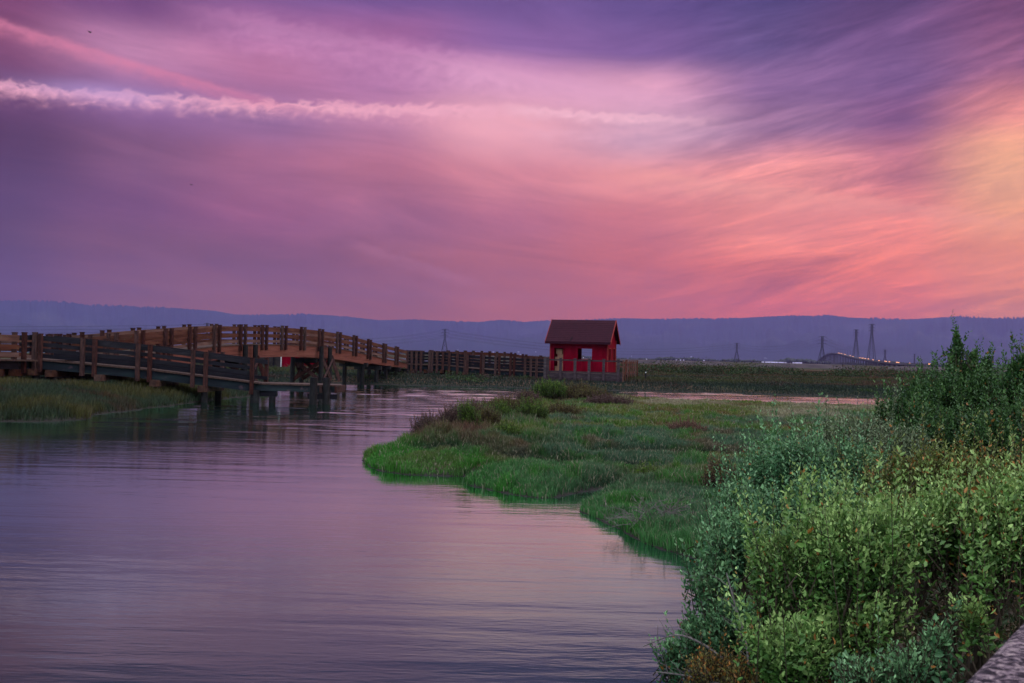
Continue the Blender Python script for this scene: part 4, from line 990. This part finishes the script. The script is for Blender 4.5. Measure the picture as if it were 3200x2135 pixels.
def shrub(label, base, lumps, nshoot, leaf_len, palette, group=None, cat='shrub', shoot=.30, per=15, up=.9, thick=1.0, mat=None, warm=.012, sprigs=(), lo=0.0, branches=16, solid=.5, name='shrub'):
    """lumps: list of (centre Vector, rx, ry, rz, weight). shoots end on / inside the lumps, leaves spiral along the last stretch"""
    root = empty(name, base, label, cat, group)
    w = np.array([(l[1]*l[3])**.85 for l in lumps], float); w /= w.sum()
    pick = rng.choice(len(lumps), nshoot, p=w)
    cen = np.array([tuple(l[0]) for l in lumps])[pick]; rad = np.array([(l[1], l[2], l[3]) for l in lumps])[pick]
    d = unit(rng.normal(size=(nshoot, 3))); d[:, 2] = np.where(d[:, 2] < -.2, -d[:, 2]*.7, d[:, 2]); d = unit(d)
    rr_ = rng.random(nshoot)**(solid*.6)*rng.uniform(.82, 1.12, nshoot)
    tip = cen + d*rad*rr_[:, None]
    ax = unit(d*np.array([.55, .55, .2]) + np.array([0, 0, up]) + rng.normal(size=(nshoot, 3))*.22)
    sl2 = shoot*rng.uniform(.5, 1.35, nshoot)
    if sprigs:
        st_ = np.array([tuple(s[0]) for s in sprigs]); sa = unit(np.array([s[1] for s in sprigs], float)); ss = np.array([s[2] for s in sprigs], float)
        tip = np.concatenate([tip, st_]); ax = np.concatenate([ax, sa]); sl2 = np.concatenate([sl2, ss]); rr_ = np.concatenate([rr_, np.ones(len(st_))])
    up_s = (rng.random(len(tip)) < .16) & (np.arange(len(tip)) < nshoot)
    up_s[:nshoot] &= (d[:, 2] > .05) & (rr_[:nshoot] > .8)
    ext = np.where(up_s, shoot*rng.uniform(.4, 1.0, len(tip)), 0); ax[up_s] = unit(ax[up_s]+np.array([0, 0, .8]))
    tip = tip + ax*ext[:, None]; sl2 = sl2 + ext*.9
    root_ = tip - ax*sl2[:, None]
    lsz = rng.uniform(.6, 1.25, len(tip))
    gap = (vn(tip[:, 0]*3.0+tip[:, 1]*2.0+11, tip[:, 2]*3.6+tip[:, 1]*1.0) < .31) & (np.arange(len(tip)) < nshoot) & (mat is None) & (palette is not DK)
    bt, dt, ln, sid, pos = [], [], [], [], []
    for i in range(len(tip)):
        if gap[i]: continue
        k = max(5, int(per*sl2[i]/shoot)); tt = np.linspace(.12, 1.0, k) + rng.uniform(-.03, .03, k)
        p = root_[i] + ax[i]*(sl2[i]*tt)[:, None]
        ang = np.arange(k)*2.4 + rng.uniform(0, 6.28); a = np.cross(ax[i], [.3, .7, .1]); a /= np.linalg.norm(a); b = np.cross(ax[i], a)
        sp_ = (1.05-.55*tt)[:, None]; o_ = (np.cos(ang)[:, None]*a+np.sin(ang)[:, None]*b)*sp_ + ax[i]*(.35+.5*tt)[:, None] + rng.normal(size=(k, 3))*.18
        bt.append(p); dt.append(o_); ln.append(leaf_len*lsz[i]*rng.uniform(.6, 1.25, k)*(1.0-.35*np.clip(tt, 0, 1)**3)); pos.append(tt); sid.append(np.full(k, i))
    bt = np.concatenate(bt); dt = unit(np.concatenate(dt)); ln = np.concatenate(ln); pos = np.concatenate(pos); sid = np.concatenate(sid)
    gz = H(bt[:, 0], bt[:, 1]); k = bt[:, 2] > np.maximum(gz, 0)+lo; bt, dt, ln, pos, sid = bt[k], dt[k], ln[k], pos[k], sid[k]
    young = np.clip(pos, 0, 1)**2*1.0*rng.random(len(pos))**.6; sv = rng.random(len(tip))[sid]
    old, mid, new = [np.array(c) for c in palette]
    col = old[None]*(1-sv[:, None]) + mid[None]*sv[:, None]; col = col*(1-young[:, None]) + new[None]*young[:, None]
    col *= rng.uniform(.75, 1.25, (len(pos), 1)); o_ = rng.random(len(pos)) < warm
    col[o_] = np.array((.34, .14, .03))*rng.uniform(.5, 1.3, (o_.sum(), 1))
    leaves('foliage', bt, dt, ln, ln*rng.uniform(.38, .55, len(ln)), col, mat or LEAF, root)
    # twigs: every shoot's stem; branches join base to clusters of shoots
    m = MB(); B = Vector(base); sel = np.arange(len(tip)) if len(tip) < 900 else rng.choice(len(tip), 900, replace=False)
    for i in sel:
        if root_[i][2] > 0 and not gap[i]: m.tube([root_[i]-ax[i]*sl2[i]*.35, root_[i], tip[i]], [.0045*thick, .0035*thick, .0015*thick], 3)
    for i in rng.choice(len(tip), min(branches, len(tip)), replace=False):
        if gap[i]: continue
        e = Vector(root_[i]); s0_ = B + V3((random.uniform(-.12, .12), random.uniform(-.12, .12), -.1)); midp = s0_.lerp(e, .5) + V3((random.uniform(-.1, .1), random.uniform(-.1, .1), -abs(e.z-s0_.z)*.02+.08))
        m.tube([s0_, s0_.lerp(midp, .5)+V3((0,0,.05)), midp, e], [.016*thick, .013*thick, .010*thick, .004*thick], 5)
    m.build('stems', BARK, root)
    return root
def L(px, py, Y, rx, rz, ry=None, w=None):
    c = P(px, py, Y); r = (c, rx/F*Y, ry if ry else rx/F*Y*.8, rz/F*Y); return r + ((w,) if w else ())
def base_at(px, Y): 
    p = P(px, 1500, Y); return V3((p.x, Y, float(H(np.array([p.x]), np.array([Y]))[0])))
SAGE = ((.016,.060,.010), (.085,.210,.035), (.42,.58,.18)); TEALL = ((.010,.052,.020), (.045,.150,.055), (.24,.44,.19))  # leaf age colours; extra contrast paints in lit tips and dark insides
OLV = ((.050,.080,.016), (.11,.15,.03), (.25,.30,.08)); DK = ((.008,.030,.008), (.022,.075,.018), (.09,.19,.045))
# foreground and middle bushes
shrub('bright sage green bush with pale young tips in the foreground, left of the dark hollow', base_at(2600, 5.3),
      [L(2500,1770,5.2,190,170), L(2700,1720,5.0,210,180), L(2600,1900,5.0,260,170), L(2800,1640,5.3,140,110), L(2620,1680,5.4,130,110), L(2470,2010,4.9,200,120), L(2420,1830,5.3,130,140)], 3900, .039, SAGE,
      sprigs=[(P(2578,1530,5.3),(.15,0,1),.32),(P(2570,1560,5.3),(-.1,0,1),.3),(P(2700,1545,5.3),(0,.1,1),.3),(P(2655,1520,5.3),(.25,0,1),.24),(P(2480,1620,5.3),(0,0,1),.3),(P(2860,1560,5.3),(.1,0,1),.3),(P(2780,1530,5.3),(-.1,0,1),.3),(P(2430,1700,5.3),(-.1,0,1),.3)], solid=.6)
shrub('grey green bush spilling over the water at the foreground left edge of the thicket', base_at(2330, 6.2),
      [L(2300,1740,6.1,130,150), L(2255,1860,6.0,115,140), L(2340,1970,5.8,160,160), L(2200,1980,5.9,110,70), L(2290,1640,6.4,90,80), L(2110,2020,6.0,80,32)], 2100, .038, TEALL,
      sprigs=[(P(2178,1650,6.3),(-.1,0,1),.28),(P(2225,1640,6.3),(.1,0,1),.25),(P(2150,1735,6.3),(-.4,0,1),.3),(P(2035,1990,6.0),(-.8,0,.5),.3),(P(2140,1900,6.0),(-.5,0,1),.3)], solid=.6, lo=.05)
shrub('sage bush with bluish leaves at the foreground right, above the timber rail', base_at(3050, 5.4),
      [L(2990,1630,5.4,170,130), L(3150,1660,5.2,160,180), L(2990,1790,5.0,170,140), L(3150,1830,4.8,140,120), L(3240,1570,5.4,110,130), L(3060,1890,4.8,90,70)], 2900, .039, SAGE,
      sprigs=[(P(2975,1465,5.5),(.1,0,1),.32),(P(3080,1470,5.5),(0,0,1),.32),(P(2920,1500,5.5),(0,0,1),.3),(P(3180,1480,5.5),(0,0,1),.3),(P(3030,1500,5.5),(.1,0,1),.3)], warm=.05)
shrub('teal green bush at the left side of the thicket, behind the overhanging one', base_at(2420, 8.2),
      [L(2370,1530,8.2,130,130), L(2500,1470,8.0,150,130), L(2410,1640,7.8,160,130), L(2400,1430,8.5,80,60), L(2580,1600,7.4,150,140), L(2640,1460,8.6,130,120), L(2290,1600,8.0,70,100)], 2900, .041, TEALL,
      sprigs=[(P(2310,1385,8.4),(-.1,0,1),.4),(P(2325,1400,8.4),(.1,0,1),.4),(P(2408,1385,8.4),(0,0,1),.35),(P(2240,1480,8.2),(-.15,0,1),.4),(P(2500,1330,8.6),(-.2,0,1),.4),(P(2218,1560,8.2),(-.2,0,1),.35),(P(2265,1440,8.2),(0,0,1),.4)], shoot=.34)
shrub('olive and rust tinged bush in the middle right of the thicket', base_at(2850, 7.8),
      [L(2760,1510,7.8,140,120), L(2890,1480,7.6,140,120), L(3040,1490,7.6,140,120), L(3180,1490,7.4,110,120), L(2850,1620,7.4,220,130), L(3080,1600,7.3,160,110)], 2500, .036, OLV,
      sprigs=[(P(2755,1365,7.8),(.1,0,1),.38),(P(2745,1390,7.8),(-.1,0,1),.36),(P(2860,1385,7.8),(0,0,1),.38),(P(2985,1365,7.8),(.1,0,1),.38),(P(3050,1375,7.8),(0,0,1),.36),(P(3120,1400,7.8),(0,0,1),.36)], warm=.12, shoot=.32)
shrub('pale green windblown bush at the top left shoulder of the thicket', base_at(2680, 10.2),
      [L(2600,1400,9.8,120,90), L(2700,1360,10.0,120,90), L(2800,1420,9.6,130,110), L(2650,1480,9.4,150,110)], 1700, .042, ((.050,.085,.035), (.10,.15,.07), (.24,.30,.16)),
      sprigs=[(P(2490,1325,10),(-.3,0,1),.5),(P(2560,1305,10),(-.2,0,1),.4),(P(2650,1262,10),(0,0,1),.38),(P(2720,1270,10),(0,0,1),.38)], shoot=.4)
shrub('tall dark green bush with one tall leafy sprig rising above the horizon', base_at(2960, 11.5),
      [L(2900,1250,11.8,90,80), L(2980,1250,11.5,120,100), L(3080,1260,11.5,110,110), L(2860,1340,11.2,110,100), L(3000,1380,10.8,200,120), L(3010,1190,11.8,60,50),
       L(2990,1070,11.8,12,44), L(2984,1135,11.8,24,44), L(3040,1120,11.8,16,26), L(3030,1160,11.8,50,40), L(3085,1135,11.8,22,26), L(3060,1190,11.8,60,45), L(2790,1290,11.4,60,60)], 4200, .048, DK,
      sprigs=[(P(2995,1020,11.8),(.15,0,1),.35),(P(2984,1035,11.8),(0,0,1),.4),(P(3058,1082,11.8),(.4,0,1),.35),(P(3090,1104,11.8),(.1,0,1),.35),(P(2870,1150,11.8),(0,0,1),.4),(P(2900,1165,11.8),(0,0,1),.4),(P(2830,1190,11.8),(-.1,0,1),.4)], shoot=.30, warm=.01, solid=.5)
shrub('dark green bush cut by the right edge of the view, beyond the sage bush', base_at(3180, 10.5),
      [L(3190,1240,10.6,80,90), L(3220,1340,10.2,130,110), L(3130,1390,10.0,130,100), L(3260,1180,10.6,70,80), L(3170,1150,10.6,26,34), L(3200,1130,10.6,24,30)], 2300, .050, DK,
      sprigs=[(P(3160,1108,10.6),(-.1,0,1),.35),(P(3197,1100,10.6),(.2,0,1),.35)], shoot=.34, warm=.01)
shrub('low yellowing twiggy bush at the waterline at the bottom of the view', base_at(2200, 5.2),
      [L(2230,2080,5.2,120,60), L(2330,2110,5.0,100,60)], 230, .026, ((.08,.075,.02), (.14,.13,.035), (.26,.20,.05)), warm=.25, shoot=.22, branches=26)
shrub('leafy sprays around the dark hollow just left of the timber rail', base_at(2800, 4.6),
      [L(2850,2070,4.5,120,60), L(2700,2100,4.5,130,50), L(2930,2000,4.5,60,60)], 300, .036, TEALL, branches=22)
# dry bare twigs at the lower left of the bushes
for (pts, lab, Y) in ((((2010,2020),(2110,1985),(2190,2010),(2260,2060)), 'bare twig curling out over the water at the bottom, with a hooked tip', 5.6),
                 (((2050,2100),(2130,2110),(2200,2125),(2250,2140)), 'low bare twig just above the bottom edge over the water', 5.4),
                 (((2270,1790),(2300,1900),(2330,2000),(2340,2100)), 'long thin dry stem leaning beside the overhanging bush', 5.4)):
    pp = [P(a, b, Y-.1*i) for i, (a, b) in enumerate(pts)]; c = catmull(pp, 4); r = empty('dry_twig', pp[-1], lab, 'twig')
    MB().tube(c, np.linspace(.003, .008, len(c)), 4).build('stem', DEAD, r); m = MB()
    for i in range(2, len(c)-2, 1): e = c[i]+V3((random.uniform(-.12, .02), random.uniform(-.08, .08), random.uniform(.02, .12))); m.tube([c[i], c[i].lerp(e, .5)+V3((0,0,.01)), e], [.003, .002, .001], 3)
    m.build('side_twigs', DEAD, r)
# leaf litter and low herbs under the bushes
n = 60000; yy = rng.uniform(3.2, 11, n); xx = rng.uniform(.12, .62, n)*yy; zz = H(xx, yy); k = (zz > .05); xx, yy, zz = xx[k], yy[k], zz[k]; n = len(xx)
pal = np.array([(.030,.045,.012), (.05,.032,.018), (.018,.035,.010), (.09,.065,.035)])[rng.integers(0, 4, n)]
leaves('leaf_litter', np.stack([xx, yy, zz+rng.uniform(.0, .09, n)], -1), unit(rng.normal(size=(n, 3))+np.array([0, 0, .25])), rng.uniform(.03, .07, n), rng.uniform(.012, .03, n), pal*rng.uniform(.5, 1.4, (n, 1)), SCRUB)
tag(bpy.data.objects['leaf_litter'], 'dark leaf litter and low herbs on the ground under the bushes', 'leaf litter', None, 'stuff')
# bright grass tuft at the bottom
n = 5000; xx = rng.normal(0, .22, n); yy = 4.7+rng.normal(0, .3, n); c = P(2380, 2120, 4.7); xx += c.x
tag(blades('bright_grass', xx, yy, H(xx, yy), rng.uniform(.25, .62, n), rng.uniform(.006, .012, n), np.tile([[.05,.17,.03]], (n, 1))*rng.uniform(.6, 1.3, (n, 1)), .6), 'bright green long grass at the bottom edge below the bushes', 'grass', None, 'stuff')

# ---- small shrubs on the marsh point
PINK = ((.045,.022,.022), (.095,.050,.048), (.16,.10,.085)); LIME = ((.018,.050,.008), (.05,.115,.014), (.15,.24,.03)); RUSTY = ((.035,.024,.014), (.085,.045,.024), (.15,.15,.04))
G_ = 'small shrubs on the marsh point'
small = [(1330,1392,26.5,.62,.55,PINK,'purplish twiggy shrub at the water edge, leftmost on the marsh point'),
 (1415,1380,27,.75,.42,PINK,'wide pinkish brown shrub beside the leftmost one on the marsh point'),
 (1462,1372,26,.42,.55,LIME,'round bright green dome shrub near the pinkish brown shrubs'),
 (1520,1372,27.5,.6,.4,RUSTY,'brown shrub just right of the round green dome shrub'),
 (1585,1385,26,.7,.28,LIME,'low yellow green shrub right of the brown one on the marsh point'),
 (1470,1318,31,.9,.5,PINK,'mauve dry shrub on the creek edge behind the green dome shrub'),
 (1440,1310,32,.5,.5,LIME,'small green shrub on the creek edge in front of the mauve dry one'),
 (1560,1320,31.5,.6,.4,LIME,'bright green cushion shrub among rusty plants halfway up the point'),
 (1610,1296,34,1.3,.5,RUSTY,'broad rusty shrub in the middle of the upper point'),
 (1660,1312,32,.75,.5,LIME,'bright leafy green shrub right of the broad rusty one'),
 (1520,1272,38,1.2,.35,LIME,'long green bank of rushes along the creek side of the point'),
 (1660,1246,46,.9,.45,PINK,'dark mauve shrub at the back corner of the point by the creek'),
 (1722,1232,50,1.1,.75,LIME,'green topped shrub, tallest at the far end of the point'),
 (1790,1232,52,1.5,.65,RUSTY,'reddish brown shrub at the far end of the point, right of the green topped one'),
 (1855,1238,50,1.2,.5,RUSTY,'olive and rust coloured shrub last in the row at the far end of the point'),
 (1900,1252,46,1.4,.35,PINK,'flat dull purple shrub behind the grass in front of the hut'),
 (1750,1290,36,1.2,.35,RUSTY,'low reddish plant patch in the middle of the grassy point'),
 (2250,1452,17.5,.42,.50,((.10,.04,.045),(.15,.07,.06),(.22,.26,.05)),'dark red shrub with lime green tips in the grass left of the thicket'),
 (2020,1438,19,.40,.20,LIME,'small low lime green plant in the grass left of the dark red shrub'),
 (2160,1335,30,.8,.3,((.12,.05,.04),(.16,.08,.06),(.2,.12,.08)),'rust red low shrub far out in the right part of the meadow'),
 (1480,1445,20.2,.5,.12,VIV and LIME,'flat bright green plant patch on the front edge of the point')]
for px, py, Y, r, h, pal, lab in small[:-1]:
    h *= 1.45 if Y > 22 else 1.15; r *= .9 if Y < 40 else 1.0
    p = P(px, py, Y); z0 = float(H(np.array([p.x]), np.array([Y]))[0]); z0 = max(z0, .05); b = V3((p.x, Y, z0))
    lum = [(b+V3((random.uniform(-.4,.4)*r, random.uniform(-.3,.3)*r, h*random.uniform(.3,.5))), r*random.uniform(.5,.8), r*.6, h*random.uniform(.45,.65)) for _ in range(5)]
    ns = int(min(900, 250+700*r*h)); shrub(lab, b, lum, ns, .020+.0011*Y, pal, G_, shoot=.16+.1*h, per=11, up=1.0, mat=SCRUB, warm=0, thick=.7+Y*.03, branches=14, name='marsh_shrub')
# hedge-like scrub band before the levee and tufts on the far bank
n = 1500; yy = rng.uniform(128, 168, n); xx = rng.uniform(.10, .56, n)*yy; hb = fbm(xx*.08, yy*.1, 3); k = hb > .42; xx, yy, hb = xx[k], yy[k], hb[k]; n = len(xx)
m_ = 90; cx = np.repeat(xx, m_)+rng.normal(0, .75, n*m_); cy = np.repeat(yy, m_)+rng.normal(0, .75, n*m_); cz = np.repeat(H(xx, yy), m_)+np.abs(rng.normal(0, .30, n*m_))*np.repeat(.5+1.6*(hb-.4)*3, m_)
colr = lerp((.016,.020,.010), (.030,.060,.012), np.repeat(rng.random(n), m_))*rng.uniform(.6, 1.5, (n*m_, 1)); rd = np.repeat(rng.random(n) < .12, m_); colr[rd] = (.11,.04,.03)
leaves('far_scrub', np.stack([cx, cy, cz], -1), unit(rng.normal(size=(n*m_, 3))+np.array([0, 0, .8])), np.full(n*m_, .20), np.full(n*m_, .12), colr, SCRUB)
tag(bpy.data.objects['far_scrub'], 'dark green scrub band in front of the far levee', 'scrub', None, 'stuff')
n = 260; xx = rng.uniform(-22, 42, n); yy = np.interp(xx, FARY[:, 0], FARY[:, 1])+rng.uniform(2, 26, n); k = ~((xx > 1) & (xx < 13) & (yy > 80.5) & (yy < 92)); xx, yy = xx[k], yy[k]; n = len(xx)
m_ = 130; sc_ = np.repeat(rng.uniform(.4, 1.0, n), m_); cx = np.repeat(xx, m_)+rng.normal(0, .7, n*m_)*sc_; cy = np.repeat(yy, m_)+rng.normal(0, .5, n*m_)*sc_; cz = np.repeat(H(xx, yy), m_)+np.abs(rng.normal(0, .24, n*m_))*sc_
pal = np.array([(.03,.06,.012), (.05,.028,.022), (.018,.032,.016), (.035,.044,.016)])[rng.integers(0, 4, n)]
leaves('bank_scrub', np.stack([cx, cy, cz], -1), unit(rng.normal(size=(n*m_, 3))+np.array([0, 0, .9])), np.full(n*m_, .13), np.full(n*m_, .07), np.repeat(pal, m_, 0)*rng.uniform(.6, 1.5, (n*m_, 1)), SCRUB)
tag(bpy.data.objects['bank_scrub'], 'mixed green and reddish tufts on the far bank by the boardwalks', 'scrub', None, 'stuff')

# ---- dead branches at the water edge
b0 = G(2010, 1640, .12)
dr = empty('dead_branches', b0, 'bleached dead branches sprawling from the bank into the water', 'dead branches')
for nm, cnt, zr, xr_ in (('upright_twigs', 30, (.05, .40), (-.55, .55)), ('trailing_twigs', 22, (-.07, .05), (-.6, .1))):
    m = MB()
    for i in range(cnt):
        a = b0 + V3((random.uniform(-.1, .5), random.uniform(-.25, .25), .05)); e = a+V3((random.uniform(*xr_), random.uniform(-.5, .2), random.uniform(*zr))); md = a.lerp(e, .5)+V3((random.uniform(-.06, .06), 0, random.uniform(.0, .12)))
        m.tube([a, md, e], [.006, .004, .002], 4)
        for q in range(3): s1 = md.lerp(e, random.random()); m.tube([s1, s1+V3((random.uniform(-.18, .1), random.uniform(-.1, .1), random.uniform(-.02, .14)))], [.004, .002], 3)
    m.build(nm, DEAD, dr)

# ---- weathered rail at the lower right corner
LICH = surf('lichen speckled old timber', [(.40, (.015,.010,.016)), (.48, (.06,.04,.055)), (.56, (.20,.14,.16)), (.68, (.36,.27,.27))], 52, (1, 1, 1), .9, .9, 8, 1.0, fine=(26, .64, (.12,.17,.19)))
a = P(2948, 2140, 1.75); b = P(3205, 1930, 2.35); d = (b-a).normalized(); a2, b2 = a-d*1.6, b+d*2.2; a2.z = b2.z = (a.z+b.z)/2
rr0 = empty('weathered_rail', V3((a2.x+.3, a2.y+.3, .5)), 'thick lichen speckled weathered timber rail at the lower right corner', 'rail')
sd3 = V3((d.y, -d.x, 0)).normalized(); ns_ = 90; V_, F_ = [], []
for i in range(ns_):
    p = a2.lerp(b2, i/(ns_-1)); prof_ = [(0,-.14),(0,-.03),(.012,-.008),(.03,0),(.10,.004),(.17,.003),(.20,-.01),(.22,-.04),(.22,-.14)]
    for (o1, o2) in prof_:
        j = (fbm(np.array([i*.35+o1*9]), np.array([o2*40+3.]), 3)[0]-.5)*.016; q = p+sd3*(o1+j)+V3((0,0,o2+j)); V_.append(q)
kp = 9
for i in range(ns_-1):
    for k in range(kp): k2 = (k+1) % kp; F_.append((i*kp+k, i*kp+k2, (i+1)*kp+k2, (i+1)*kp+k))
F_ += [tuple(range(kp))[::-1], tuple((ns_-1)*kp+k for k in range(kp))]
MB().add(V_, F_).build('beam', LICH, rr0, True)
for t in (.12, .55): q = a2.lerp(b2, t)+sd3*.11; MB().bar(V3((q.x, q.y, .2)), V3((q.x, q.y, a2.z-.142)), .15, .15).build('post', LICH, rr0)
